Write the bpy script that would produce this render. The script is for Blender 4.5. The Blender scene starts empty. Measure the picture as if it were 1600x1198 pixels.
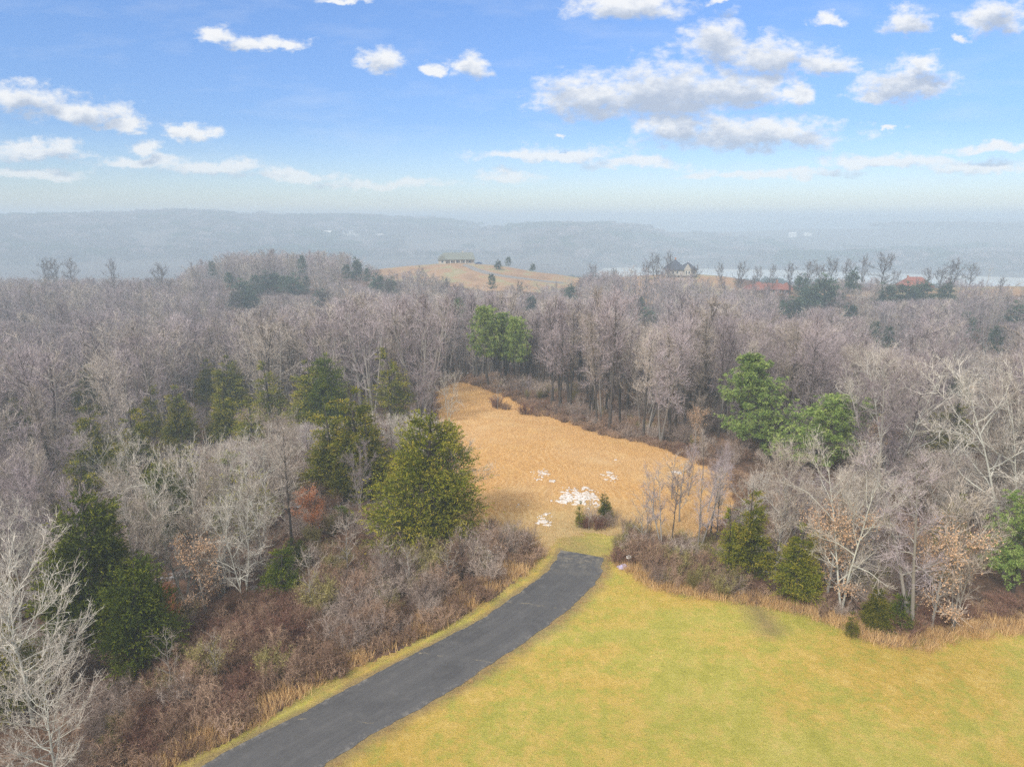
import bpy, math, random
import numpy as np

R = math.radians
SC = bpy.context.scene
rng = np.random.default_rng(7)
random.seed(7)

# ------------------------------------------------------------------ camera, sky, sun, exposure
CAM_H, PITCH, FPX = 31.0, 13.1, 1110.0
cam = bpy.data.cameras.new('camera')
cam.sensor_width = 36; cam.lens = FPX / 1600 * 36
cam.clip_start = 0.5; cam.clip_end = 30000
camo = bpy.data.objects.new('camera', cam)
SC.collection.objects.link(camo)
camo.location = (0, 0, CAM_H); camo.rotation_euler = (R(90 - PITCH), 0, 0)
SC.camera = camo
SUN_EL, SUN_AZ = R(40), R(212)     # azimuth clockwise from +Y: behind the camera, to the left
SC.view_settings.view_transform = 'Standard'; SC.view_settings.look = 'None'
SC.view_settings.gamma = 1; SC.view_settings.exposure = 0.85
SC.cycles.max_bounces = 6; SC.cycles.diffuse_bounces = 3; SC.cycles.volume_bounces = 1; SC.cycles.sample_clamp_indirect = 2.5
SC.cycles.glossy_bounces = 2; SC.cycles.transmission_bounces = 2
SC.cycles.use_denoising = False; SC.cycles.denoising_prefilter = 'ACCURATE'

sl = bpy.data.lights.new('sun', 'SUN'); sl.energy = 2.3; sl.angle = R(11); sl.color = (1, .93, .84)
slo = bpy.data.objects.new('sun', sl); SC.collection.objects.link(slo)
slo.rotation_euler = (R(90) - SUN_EL, 0, -SUN_AZ + math.pi)

world = bpy.data.worlds.new('World'); SC.world = world; world.use_nodes = True
SKY_STRENGTH = 0.11


class NT:
    """small helper to write node trees"""
    def __init__(s, nt):
        s.t = nt; nt.nodes.clear()
    def n(s, typ, ins=None, **kw):
        nd = s.t.nodes.new(typ)
        for k, v in kw.items(): setattr(nd, k, v)
        for k, v in (ins or {}).items():
            if isinstance(v, bpy.types.NodeSocket): s.t.links.new(v, nd.inputs[k])
            else: nd.inputs[k].default_value = v
        return nd
    def m(s, op, a, b=None, c=None, clamp=False):
        nd = s.t.nodes.new('ShaderNodeMath'); nd.operation = op; nd.use_clamp = clamp
        for i, v in enumerate((a, b, c)):
            if v is None: continue
            if isinstance(v, bpy.types.NodeSocket): s.t.links.new(v, nd.inputs[i])
            else: nd.inputs[i].default_value = v
        return nd.outputs[0]
    def v(s, op, a, b=None, c=None, out=0):
        nd = s.t.nodes.new('ShaderNodeVectorMath'); nd.operation = op
        for i, q in enumerate((a, b, c)):
            if q is None: continue
            if isinstance(q, bpy.types.NodeSocket): s.t.links.new(q, nd.inputs[i])
            else: nd.inputs[i].default_value = q
        return nd.outputs[out]
    def mix(s, f, a, b, typ='MIX'):
        nd = s.t.nodes.new('ShaderNodeMix'); nd.data_type = 'RGBA'; nd.blend_type = typ
        for k, q in ((0, f), (6, a), (7, b)):
            if isinstance(q, bpy.types.NodeSocket): s.t.links.new(q, nd.inputs[k])
            else: nd.inputs[k].default_value = (*q, 1) if isinstance(q, tuple) and len(q) == 3 else q
        return nd.outputs[2]
    def ramp(s, f, stops, interp='LINEAR'):
        nd = s.t.nodes.new('ShaderNodeValToRGB'); nd.color_ramp.interpolation = interp
        e = nd.color_ramp.elements
        while len(e) < len(stops): e.new(0.5)
        for i, (p, c) in enumerate(stops):
            e[i].position = p
            e[i].color = (c, c, c, 1) if not isinstance(c, tuple) else (*c, 1)
        s.t.links.new(f, nd.inputs[0])
        return nd.outputs[0]
    def noise(s, vec, scale, detail=4, rough=.55, lac=2., dist=0, dim='3D', out=0):
        nd = s.n('ShaderNodeTexNoise', noise_dimensions=dim)
        s.t.links.new(vec, nd.inputs['Vector'])
        nd.inputs['Scale'].default_value = scale; nd.inputs['Detail'].default_value = detail
        nd.inputs['Roughness'].default_value = rough; nd.inputs['Lacunarity'].default_value = lac
        nd.inputs['Distortion'].default_value = dist
        return nd.outputs[out]


CP, SP = math.cos(R(PITCH)), math.sin(R(PITCH))
def ray(px, py):
    cx = (np.asarray(px, float) - 800) / FPX; cy = (599 - np.asarray(py, float)) / FPX
    return cx, CP + cy * SP, -SP + cy * CP

# clouds: (x, y, half width, half height) as directions seen from the meadow, converted to u, v
CL = [(925,158,100,46),(1040,152,135,58),(1150,146,105,40),(1245,150,28,22),(1060,195,70,22),(1170,216,175,36),(1060,205,75,26),(1120,72,62,42),(1205,95,85,36),(1290,105,50,24),
      (980,14,98,30),(1295,31,26,17),(1420,38,42,30),(1550,33,54,36),(1500,62,16,10),(1415,137,78,40),(1445,108,32,20),(1365,152,40,20),
      (600,102,42,24),(735,108,34,24),(678,112,22,14),(345,62,42,17),(400,72,66,17),(455,76,34,15),(540,0,46,9),(1125,6,20,8),
      (35,160,70,32),(125,178,80,28),(190,198,42,16),(295,210,48,18),(60,238,80,22),(228,236,28,16),(225,257,95,15),(335,264,105,17),(460,277,90,13),
      (850,243,130,15),(990,258,85,14),(790,278,50,13),(1385,255,120,16),(1525,262,95,15),(1545,233,80,10),(50,275,100,12),(1200,272,170,10),(600,290,130,10),(1395,200,16,7),(880,210,12,5)]
w = NT(world.node_tree)
wo = w.n('ShaderNodeOutputWorld'); bg = w.n('ShaderNodeBackground', {'Strength': SKY_STRENGTH})
w.t.links.new(bg.outputs[0], wo.inputs[0])
tc = w.n('ShaderNodeTexCoord')
sky = w.n('ShaderNodeTexSky', sky_type='NISHITA', sun_disc=False, sun_elevation=SUN_EL, sun_rotation=SUN_AZ, altitude=250, air_density=1.0, dust_density=0.6, ozone_density=2.2)
sep = w.n('ShaderNodeSeparateXYZ', {0: tc.outputs['Generated']})
X, Y, Z = sep.outputs
Ys = w.m('MAXIMUM', Y, 0.05)
u = w.m('DIVIDE', X, Ys); v = w.m('DIVIDE', Z, Ys)
P0 = w.n('ShaderNodeCombineXYZ', {0: u, 1: v, 2: 0.0}).outputs[0]
# ragged edges: warp the lookup by fractal noise
sq = w.v('MULTIPLY', P0, (1, 1.7, 1))
n1 = w.noise(sq, 19, 8, .62, out=1)
warp = w.v('MULTIPLY', w.v('SUBTRACT', n1, (.5, .5, .5)), (.085, .042, 0))
n2 = w.noise(sq, 34, 7, .62)
def cloud_field(P):
    cur = None
    for (cx, cy, hw, hh) in CL:
        dx, dy, dz = ray(cx, cy)
        uu, vv = dx / dy, dz / dy
        su = FPX * dy / hw * 1.0; sv = FPX * dy / hh * 1.0
        q = w.v('MULTIPLY_ADD', P, (su, sv, 0), (-uu * su, -vv * sv, 0))
        q = w.v('MAXIMUM', q, w.v('MULTIPLY', q, (-1, -1.7, 0)))
        l = w.v('LENGTH', q, out=1)
        cur = l if cur is None else w.m('MINIMUM', cur, l)
    return w.m('SUBTRACT', 1.0, cur)
Pw = w.v('ADD', P0, warp)
f0 = w.m('MAXIMUM', cloud_field(Pw), -1.0)
f1 = w.m('MAXIMUM', cloud_field(w.v('ADD', Pw, (-.004, .016, 0))), -1.0)
rough = w.m('MULTIPLY', w.m('SUBTRACT', n2, .5), 1.9)
dn = w.m('ADD', f0, rough)
alpha = w.n('ShaderNodeMapRange', {0: dn, 1: -.20, 2: .62, 3: 0.0, 4: .93}, interpolation_type='SMOOTHSTEP').outputs[0]
n3 = w.noise(w.v('MULTIPLY', P0, (1, 1.8, 1)), 26, 8, .62)
lit = w.m('ADD', w.m('MULTIPLY', f1, -.75), w.m('MULTIPLY', w.m('SUBTRACT', n3, .5), 1.3))
lit = w.n('ShaderNodeMapRange', {0: lit, 1: -.62, 2: .12, 3: 0.0, 4: 1.0}, interpolation_type='SMOOTHSTEP').outputs[0]
ccol = w.ramp(lit, [(0, (2.5, 2.85, 3.5)), (.45, (3.5, 3.75, 4.2)), (1, (5.0, 5.0, 5.0))])  # lit tops and shaded undersides painted into the cloud colour
cloud_n = ccol.node
# sky tint by elevation
tint = w.ramp(w.m('DIVIDE', w.m('MAXIMUM', v, 0.0), .5), [(0, (.66, .68, .74)), (.08, (.58, .63, .76)), (.25, (.43, .54, .76)), (.54, (.52, .65, .87)), (1, (.46, .6, .9))])
skyc = w.mix(1.0, sky.outputs[0], tint, 'MULTIPLY')
fade = w.n('ShaderNodeMapRange', {0: v, 1: 0.015, 2: .11, 3: .55, 4: 1.0}).outputs[0]
wisp = w.m('MULTIPLY', w.n('ShaderNodeMapRange', {0: w.noise(w.v('MULTIPLY', P0, (1, 4, 1)), 6, 6, .6), 1: .5, 2: .85, 3: 0.0, 4: .22}).outputs[0], 1.0)
front = w.n('ShaderNodeMapRange', {0: Y, 1: .05, 2: .3}).outputs[0]
al = w.m('MULTIPLY', w.m('MAXIMUM', w.m('MULTIPLY', alpha, fade), wisp), front)
# unseen overcast added overhead and behind the camera for soft, neutral light
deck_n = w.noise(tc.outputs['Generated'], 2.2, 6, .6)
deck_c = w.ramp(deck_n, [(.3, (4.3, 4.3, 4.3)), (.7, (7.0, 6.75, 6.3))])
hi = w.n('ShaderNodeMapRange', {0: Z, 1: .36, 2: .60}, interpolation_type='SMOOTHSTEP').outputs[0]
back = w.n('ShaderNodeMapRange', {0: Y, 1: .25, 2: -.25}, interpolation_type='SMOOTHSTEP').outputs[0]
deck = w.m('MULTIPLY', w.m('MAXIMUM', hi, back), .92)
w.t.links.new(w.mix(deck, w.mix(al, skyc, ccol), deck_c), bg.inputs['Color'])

# ------------------------------------------------------------------ terrain
def _hash(ix, iy, s):
    h = (ix * 374761393 + iy * 668265263 + s * 974634777) & 0xFFFFFFFF
    h = ((h ^ (h >> 13)) * 1274126177) & 0xFFFFFFFF
    return ((h ^ (h >> 16)) & 0xFFFFFF) / float(0xFFFFFF)
def vnoise(x, y, s=0):
    x = np.asarray(x, float); y = np.asarray(y, float)
    ix = np.floor(x).astype(np.int64); iy = np.floor(y).astype(np.int64)
    fx = x - ix; fy = y - iy
    fx = fx * fx * (3 - 2 * fx); fy = fy * fy * (3 - 2 * fy)
    a = _hash(ix, iy, s); b = _hash(ix + 1, iy, s); c = _hash(ix, iy + 1, s); d = _hash(ix + 1, iy + 1, s)
    return (a + (b - a) * fx) * (1 - fy) + (c + (d - c) * fx) * fy
def fbm(x, y, o=4, s=0):
    t = 0; a = .5; tot = 0
    for i in range(o):
        t = t + a * vnoise(x * 2 ** i + 17.3 * i, y * 2 ** i - 9.1 * i, s + i); tot += a; a *= .5
    return t / tot
def sstep(a, b, x):
    t = np.clip((x - a) / (b - a), 0, 1); return t * t * (3 - 2 * t)

_cp = [(-20,30,0),(0,30,0),(25,30,0),(60,30,0),(0,50,0),(25,50,0),(10,66,0),(-14,50,-.3),(0,0,0),(40,0,0),(-40,0,-2),(0,-60,0),(60,-60,0),(-60,-60,-3),
       (-34,40,-2.6),(-60,45,-6),(-40,80,-5),(-60,70,-8),(-100,120,-14),(-120,60,-13),(8,100,-1.6),(24,100,-2.6),(-8,168,-8),(-12,130,-4.5),(40,112,-5),(62,150,-12),
       (0,220,-15),(0,300,-19),(-100,200,-18),(-100,300,-18),(-200,300,-15),(-250,200,-18),(100,200,-18),(200,200,-17),(150,120,-10),(80,80,-3),(60,55,-1),(90,50,-2.5),(50,75,-1.5),
       (100,300,-18),(190,300,-14),(-143,420,-4),(-90,430,-5),(-300,420,-17),(-450,400,-22),(-200,430,-9),(0,640,-38),(130,500,-23),(175,455,-15),(300,440,-17),(60,520,-22),(400,430,-20),(220,520,-34),(-200,600,-40),(420,520,-40),(350,300,-12),(-400,250,-20),(-40,560,-20)]
for (px, py, D) in [(717,412,480),(620,418,470),(790,415,478),(850,426,470),(700,447,400),(790,450,400),(900,440,440),(1063,426,425),(1000,432,430),(1050,462,390),(1195,457,378),(1300,457,375),(1430,452,372),(1590,447,372),(950,447,425),(1500,452,372)]:
    dx, dy, dz = ray(px, py); t = D / dy
    _cp.append((dx * t, D, CAM_H + dz * t))
_cp = np.array(_cp, float)
def _phi(r2):
    return np.where(r2 > 1e-9, r2 * np.log(np.maximum(r2, 1e-9)) * .5, 0)
_S = 100.
_n = len(_cp)
_XY = _cp[:, :2] / _S
_K = _phi(((_XY[:, None] - _XY[None]) ** 2).sum(-1)) + np.eye(_n) * .03
_Pm = np.hstack([np.ones((_n, 1)), _XY])
_W = np.linalg.solve(np.block([[_K, _Pm], [_Pm.T, np.zeros((3, 3))]]), np.concatenate([_cp[:, 2], np.zeros(3)]))

def ridge_top(az):
    """height of the far ridge beyond the river, by bearing in degrees"""
    px = 800 + FPX * np.tan(np.radians(np.clip(az, -60, 60)))
    ytop = np.interp(px, [-900,0,150,300,420,560,700,760,860,960,1040,1120,1250,1450,1560,1700,2600], [336,338,334,329,337,336,342,352,348,352,354,354,350,350,350,352,348])
    return ytop
def height(x, y):
    x = np.asarray(x, float); y = np.asarray(y, float)
    sh = x.shape; X_ = x.ravel(); Y_ = y.ravel(); out = np.empty(X_.size)
    for i in range(0, X_.size, 40000):
        a = np.stack([X_[i:i+40000], Y_[i:i+40000]], 1) / _S
        a[:, 0] = np.clip(a[:, 0], -5, 5); a[:, 1] = np.clip(a[:, 1], -.8, 6.8)
        k = _phi(((a[:, None] - _XY[None]) ** 2).sum(-1))
        out[i:i+40000] = k @ _W[:_n] + _W[_n] + a @ _W[_n+1:]
    near = out.reshape(sh)
    near = np.clip(near, -60, 12) + (fbm(x / 38, y / 38, 3, 5) - .5) * 2.2 * sstep(60, 160, np.hypot(x, y)) + (fbm(x / 9, y / 9, 2, 3) - .5) * .35
    r = np.hypot(x, y); az = np.degrees(np.arctan2(x, np.maximum(y, 1e-3)))
    az = np.where(y < 0, np.sign(x) * 90, az)
    # valley with the river, then the far ridge
    Rt = 2500 + 300 * np.sin(np.radians(az * 3 + 20)) - 550 * np.exp(-((az - 6) / 8.) ** 2)
    Rb = Rt - 900
    cy = (599 - ridge_top(az)) / FPX; slope = (-SP + cy * CP) / np.hypot(CP + cy * SP, np.tan(np.radians(np.clip(az, -60, 60))) * (CP + cy * SP))
    top = CAM_H + slope * Rt - 16
    bumps = (fbm(x / 420, y / 420, 4, 11) - .5) * 46 + (fbm(x / 130, y / 130, 3, 31) - .5) * 14
    s = sstep(Rb, Rt, r)
    far = -77 + (top + 77) * s + bumps * np.minimum(1, s * 2.2) * (1 - .75 * sstep(.8, 1, s) * (r < Rt + 60))
    far = np.where(r > Rt, far - sstep(0, 700, r - Rt) * 75, far)
    cy2 = (599 - (345 + 5 * np.sin(np.radians(az * 9)) + 3 * np.sin(np.radians(az * 23 + 40)))) / FPX
    top2 = CAM_H + (-SP + cy2 * CP) / (CP + cy2 * SP) * 5000 * np.cos(np.radians(np.clip(az, -60, 60))) - 14
    far = np.maximum(far, -60 + (top2 + 60) * sstep(3800, 5000, r) - sstep(5100, 6000, r) * 40)
    bank = (1 - sstep(1130, 1210, r)) + sstep(1650, 1720, r)
    bank = 1 - (1 - bank) * sstep(1, 9, az)
    far = np.where(r < 2000, np.minimum(far, np.where(bank < 1, -84 + 8 * bank + (far + 76) * bank, far)), far)
    k = sstep(560, 1000, r)
    return near * (1 - k) + far * k

def ground_at(px, py):
    """the point of the ground in direction (px, py)"""
    px = np.atleast_1d(np.asarray(px, float)); py = np.atleast_1d(np.asarray(py, float))
    dx, dy, dz = ray(px, py)
    lo = np.full(px.shape, 14.); hi = np.full(px.shape, 900.)
    Ys = np.geomspace(14, 900, 700)
    t = Ys[None] / dy[:, None]
    g = CAM_H + dz[:, None] * t - height(dx[:, None] * t, Ys[None] + 0 * t)
    idx = np.argmax(g < 0, axis=1); idx = np.where((g < 0).any(1), idx, 699)
    i0 = np.maximum(idx - 1, 0); ga = g[np.arange(len(idx)), i0]; gb = g[np.arange(len(idx)), idx]
    f = np.clip(ga / np.where(abs(ga - gb) < 1e-9, 1, ga - gb), 0, 1)
    Yg = Ys[i0] + (Ys[idx] - Ys[i0]) * f
    tt = Yg / dy
    return np.stack([dx * tt, Yg, height(dx * tt, Yg)], 1)
def project(x, y, z):
    zz = z - CAM_H
    d = y * CP - zz * SP; uu = y * SP + zz * CP
    return 800 + FPX * x / d, 599 - FPX * uu / d
def by_base(px, pyb, pyt):
    """base point and height of a thing whose foot and top are seen at these pixels"""
    g = ground_at(px, pyb)[0]; dx, dy, dz = ray(px, pyt)
    return g, CAM_H + dz * g[1] / dy - g[2]
def by_top(px, pyt, H, lo=30, hi=620):
    """base point of a thing of height H whose top is seen at (px, pyt), its foot hidden"""
    Ys = np.arange(lo, hi, .5); dx, dy, dz = ray(px, pyt); t = Ys / dy
    g = CAM_H + dz * t - height(dx * t, Ys) - H
    s = np.where(g[:-1] * g[1:] <= 0)[0]
    i = s[0] if len(s) else int(np.argmin(abs(g)))
    return np.array([dx * t[i], Ys[i], height(np.array([dx * t[i]]), np.array([Ys[i]]))[0]])
def in_poly(poly, x, y):
    c = np.zeros(np.shape(x), bool); n = len(poly)
    for i in range(n):
        x0, y0 = poly[i]; x1, y1 = poly[(i + 1) % n]
        if y0 == y1: continue
        c ^= ((y0 > y) != (y1 > y)) & (x < (x1 - x0) * (y - y0) / (y1 - y0) + x0)
    return c
def gp(pts):
    a = np.array(pts, float); return [tuple(p[:2]) for p in ground_at(a[:, 0], a[:, 1])]

# outlines on the ground
road_l = gp([(60,1330),(200,1260),(322,1193),(394,1153),(461,1120),(540,1078),(642,1025),(702,994),(762,962),(822,919),(852,897),(868,877),(875,860)])
road_r = gp([(300,1340),(400,1265),(507,1196),(570,1155),(612,1132),(665,1103),(710,1076),(789,1024),(852,982),(897,946),(924,920),(939,896),(942,872)])
edge_px = [(965,850),(972,880),(1000,896),(1022,914),(1075,925),(1169,938),(1225,946),(1311,972),(1360,997),(1395,1004),(1431,1008),(1469,994),(1544,983),(1600,982),(1800,960),(2100,940)]
verge = gp([(170,1255),(281,1196),(412,1129),(500,1069),(600,1023),(710,972),(762,935),(830,890),(849,862),(868,838)])
LAWN = [(-36, 6)] + verge + gp([(915,832),(965,838)]) + gp(edge_px) + [(95, 30), (95, -50), (-36, -50)]
FIELD = gp([(965,842),(915,838),(874,852),(850,868),(828,866),(780,845),(735,835),(700,800),(690,740),(690,680),(680,640),(672,615),(700,600),(725,597),(763,608),(812,627),(838,642),(876,655),(951,681),(1026,696),(1063,710),(1100,724),(1150,745),(1165,790),(1130,828),(1060,845),(990,852)])
BRUSH = gp([(170,1255),(281,1196),(412,1129),(500,1069),(600,1023),(710,972),(762,935),(830,890),(849,862),(835,845),(780,838),(735,832),(600,850),(540,860),(480,900),(420,935),(330,960),(250,1040),(215,1120),(120,1300)])
BRUSH_R = gp([(965,850),(972,880),(1000,896),(1022,914),(1075,925),(1169,938),(1165,900),(1110,862),(1030,838),(990,830)])
PAST_A = gp([(560,423),(610,413),(690,410),(780,409),(860,420),(940,428),(900,447),(860,458),(760,455),(680,446),(600,438)])
PAST_B = gp([(975,432),(1010,425),(1100,428),(1150,440),(1140,478),(1080,492),(1000,470),(960,455)])
PAST_C = gp([(1130,452),(1240,452),(1350,455),(1480,450),(1620,441),(1800,440),(1800,462),(1620,462),(1480,468),(1350,463),(1200,462)])
PAST_D = gp([(1455,596),(1530,603),(1640,608),(1640,622),(1530,616),(1460,610)])
NO_TREES = [LAWN, FIELD, BRUSH, PAST_A, PAST_B, PAST_C, PAST_D]

def mesh_np(name, V, F, mats=(), mi=None, attrs=None, smooth=False):
    V = np.asarray(V, np.float32); F = np.asarray(F, np.int32); k = F.shape[1]
    me = bpy.data.meshes.new(name)
    me.vertices.add(len(V)); me.vertices.foreach_set('co', V.ravel())
    me.loops.add(F.size); me.loops.foreach_set('vertex_index', F.ravel())
    me.polygons.add(len(F)); me.polygons.foreach_set('loop_start', np.arange(0, F.size, k, dtype=np.int32))
    if mi is not None: me.polygons.foreach_set('material_index', np.asarray(mi, np.int32))
    me.polygons.foreach_set('use_smooth', np.full(len(F), smooth))
    for a, vals in (attrs or {}).items():
        at = me.attributes.new(a, 'FLOAT', 'POINT'); at.data.foreach_set('value', np.asarray(vals, np.float32))
    for m in mats: me.materials.append(m)
    me.update(calc_edges=True)
    return me
def link(name, me, parent=None, **props):
    o = bpy.data.objects.new(name, me); SC.collection.objects.link(o)
    if parent: o.parent = parent
    for k, v_ in props.items(): o[k] = v_
    return o

# ------------------------------------------------------------------ materials
def material(name):
    m = bpy.data.materials.new(name); m.use_nodes = True
    t = NT(m.node_tree)
    out = t.n('ShaderNodeOutputMaterial'); b = t.n('ShaderNodeBsdfPrincipled')
    t.t.links.new(b.outputs[0], out.inputs[0])
    b.inputs['Roughness'].default_value = .9; b.inputs['Specular IOR Level'].default_value = .15
    return m, t, b
def setc(t, b, c, bump=None, strength=.5, dist=.05):
    t.t.links.new(c, b.inputs['Base Color'])
    if bump is not None:
        bn = t.n('ShaderNodeBump', {'Height': bump, 'Strength': strength, 'Distance': dist}); t.t.links.new(bn.outputs[0], b.inputs['Normal'])
def attr(t, name): return t.n('ShaderNodeAttribute', attribute_name=name).outputs['Fac']
def pos(t): return t.n('ShaderNodeNewGeometry').outputs['Position']

def plant_mat(name, stops, rnd=.25, scale=.6, hue=None):
    """colour from a per-clump value, varied from plant to plant"""
    m, t, b = material(name)
    oi = t.n('ShaderNodeObjectInfo').outputs['Random']
    f = t.m('ADD', attr(t, 'var'), t.m('MULTIPLY', t.m('SUBTRACT', oi, .5), rnd))
    c = t.ramp(f, stops)
    if hue:
        h = t.n('ShaderNodeHueSaturation', {'Hue': t.m('ADD', .5, t.m('MULTIPLY', t.m('SUBTRACT', oi, .5), hue)), 'Color': c, 'Value': t.m('ADD', .85, t.m('MULTIPLY', t.m('FRACT', t.m('MULTIPLY', oi, 7.3)), .3))})
        c = h.outputs[0]
    setc(t, b, c)
    return m
M = {}
M['bark'] = plant_mat('bark_grey', [(0, (.13, .115, .10)), (.5, (.25, .23, .21)), (1, (.38, .37, .34))], .5)
M['bark_dark'] = plant_mat('bark_dark', [(0, (.04, .034, .03)), (1, (.12, .105, .095))], .4)
M['bark_pale'] = plant_mat('bark_pale', [(0, (.30, .29, .26)), (.6, (.46, .46, .41)), (1, (.55, .54, .48))], .4)
M['twig'] = plant_mat('twigs_grey', [(0, (.15, .12, .095)), (.5, (.33, .28, .24)), (1, (.58, .52, .46))], .5)
M['twig_pink'] = plant_mat('twigs_mauve', [(0, (.12, .098, .10)), (.5, (.265, .22, .228)), (1, (.47, .405, .415))], .6)
M['twig_pale'] = plant_mat('twigs_pale', [(0, (.32, .28, .24)), (.5, (.46, .42, .37)), (1, (.60, .57, .51))], .5)
M['twig_dark'] = plant_mat('twigs_dark', [(0, (.07, .06, .058)), (.5, (.13, .115, .11)), (1, (.22, .195, .19))], .4)
M['leaf_rust'] = plant_mat('leaves_rust', [(0, (.38, .13, .05)), (1, (.62, .26, .11))], .3)
M['leaf_tan'] = plant_mat('leaves_tan', [(0, (.42, .26, .15)), (1, (.62, .42, .27))], .3)
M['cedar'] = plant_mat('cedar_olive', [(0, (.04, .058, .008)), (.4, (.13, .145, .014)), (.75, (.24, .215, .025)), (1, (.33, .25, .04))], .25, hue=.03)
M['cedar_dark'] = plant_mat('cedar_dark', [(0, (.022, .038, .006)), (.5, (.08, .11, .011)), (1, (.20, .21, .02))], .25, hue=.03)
M['pine'] = plant_mat('pine_needles', [(0, (.05, .09, .02)), (.5, (.19, .27, .065)), (1, (.38, .43, .13))], .25, hue=.03)
M['fir_blue'] = plant_mat('evergreen_bluish', [(0, (.03, .055, .03)), (.5, (.06, .095, .055)), (1, (.10, .14, .075))], .3, hue=.04)
M['brush'] = plant_mat('brush_brown', [(0, (.11, .065, .045)), (.5, (.24, .15, .105)), (1, (.44, .31, .22))], .7)
M['brush_grey'] = plant_mat('brush_grey', [(0, (.13, .095, .08)), (.5, (.30, .23, .195)), (1, (.52, .44, .38))], .6)
M['brush_red'] = plant_mat('brush_reddish', [(0, (.09, .04, .03)), (.5, (.18, .095, .07)), (1, (.31, .19, .145))], .5)
M['brush_green'] = plant_mat('brush_olive', [(0, (.11, .09, .03)), (.5, (.22, .19, .07)), (1, (.38, .33, .14))], .5)
M['straw'] = plant_mat('dead_grass', [(0, (.38, .22, .09)), (.5, (.60, .39, .18)), (1, (.76, .55, .29))], .5)
M['blade'] = plant_mat('grass_blades', [(0, (.26, .27, .05)), (.5, (.42, .38, .075)), (1, (.58, .44, .10))], .6)

def m_simple(name, c1, c2, scale=3, rough=.9, bump=.2, detail=5):
    m, t, b = material(name); p = pos(t)
    n = t.noise(p, scale, detail, .6); b.inputs['Roughness'].default_value = rough
    setc(t, b, t.ramp(n, [(.3, c1), (.7, c2)]), n, bump); return m

# ground under the woods, with pasture beyond
m, t, b = material('forest_floor'); p = pos(t)
na = t.noise(p, .9, 8, .65); nb = t.noise(p, .06, 4, .6); nc = t.noise(p, 6, 5, .7)
c = t.ramp(na, [(.28, (.035, .022, .016)), (.48, (.085, .052, .036)), (.62, (.19, .11, .07)), (.8, (.30, .20, .13))])
c = t.mix(t.m('MULTIPLY', nb, .5), c, (.10, .07, .06))
c = t.mix(t.ramp(nc, [(.45, .0), (.7, .5)]), c, (.27, .17, .11))
snow = t.m('MULTIPLY', t.ramp(t.noise(p, .11, 3, .5), [(.56, 0.), (.64, 1.)]), t.ramp(t.noise(p, 1.6, 6, .75), [(.54, 0.), (.58, 1.)]))
c = t.mix(t.m('MULTIPLY', snow, .8), c, (.75, .78, .82))
setc(t, b, c, nc, .6, .2); M['floor'] = m
# hills: the same in the distance
m, t, b = material('hill_ground'); p = pos(t)
c = t.ramp(t.noise(p, .006, 8, .62), [(.3, (.10, .10, .085)), (.5, (.17, .14, .13)), (.62, (.14, .13, .12)), (.75, (.26, .22, .17))])
setc(t, b, c, t.noise(p, .04, 8, .7), 1, 12); M['hill'] = m

# lawn
m, t, b = material('lawn_grass'); p = pos(t)
stretch = t.v('MULTIPLY', p, (1, 1, 1))
big = t.noise(p, .05, 5, .6, dist=.8); mid = t.noise(p, .45, 8, .72); clm = t.noise(p, 1.9, 8, .8); fine = t.noise(p, 5, 7, .8); vf = t.noise(p, 15, 5, .85)
gr = t.m('SUBTRACT', clm, .5)
g = t.ramp(t.m('ADD', mid, t.m('MULTIPLY', gr, .7)), [(.28, (.42, .41, .06)), (.44, (.53, .49, .085)), (.56, (.62, .555, .125)), (.74, (.72, .62, .21))])
o_ = t.ramp(t.m('ADD', mid, gr), [(.3, (.50, .30, .05)), (.5, (.68, .43, .08)), (.7, (.80, .57, .16))])
msk = t.ramp(t.m('ADD', big, t.m('MULTIPLY', t.m('ADD', gr, t.m('SUBTRACT', mid, .5)), .75)), [(.43, 0.), (.60, .95)])
c = t.mix(msk, g, o_)
lush = t.ramp(t.m('ADD', t.noise(t.v('ADD', p, (40, 7, 0)), .07, 4, .6), t.m('MULTIPLY', gr, .5)), [(.55, 0.), (.74, .3)])
c = t.mix(lush, c, (.36, .40, .06))
c = t.mix(t.ramp(fine, [(.30, .7), (.46, 0.)]), c, (.22, .20, .03))
c = t.mix(t.ramp(vf, [(.50, 0.), (.66, .75)]), c, (.80, .68, .28))
bare = attr(t, 'bare')
c = t.mix(t.m('MULTIPLY', bare, t.ramp(fine, [(.25, 1.), (.75, .55)])), c, t.ramp(fine, [(.3, (.20, .15, .085)), (.7, (.42, .30, .17))]))
setc(t, b, c, t.m('ADD', clm, t.m('ADD', fine, vf)), 1, .16); M['lawn'] = m

# tan field
m, t, b = material('tan_field'); p = pos(t)
row = t.noise(t.v('MULTIPLY', p, (2.2, .35, 1)), .8, 5, .65); big = t.noise(p, .06, 4, .6); fine = t.noise(p, 2.6, 9, .82)
vf = t.noise(p, 9, 5, .85)
c = t.ramp(fine, [(.30, (.28, .15, .06)), (.44, (.58, .32, .10)), (.58, (.78, .49, .20)), (.74, (.90, .66, .36))])
c = t.mix(t.ramp(row, [(.38, .5), (.55, 0.)]), c, (.50, .30, .13))
wv = t.n('ShaderNodeTexWave', {'Vector': t.v('ADD', t.v('MULTIPLY', p, (1, .35, 1)), t.v('MULTIPLY', t.noise(p, .05, 3, out=1), (14, 14, 0))), 'Scale': .42, 'Distortion': 1.5, 'Detail': 3.0}, wave_type='BANDS', bands_direction='X').outputs['Fac']
c = t.mix(t.m('MULTIPLY', t.ramp(wv, [(.55, 0.), (.95, .35)]), t.ramp(t.noise(p, .3, 4), [(.35, 0.), (.6, 1.)])), c, (.86, .64, .36))
c = t.mix(t.ramp(big, [(.45, 0.), (.65, .5)]), c, (.66, .46, .25))
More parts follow.
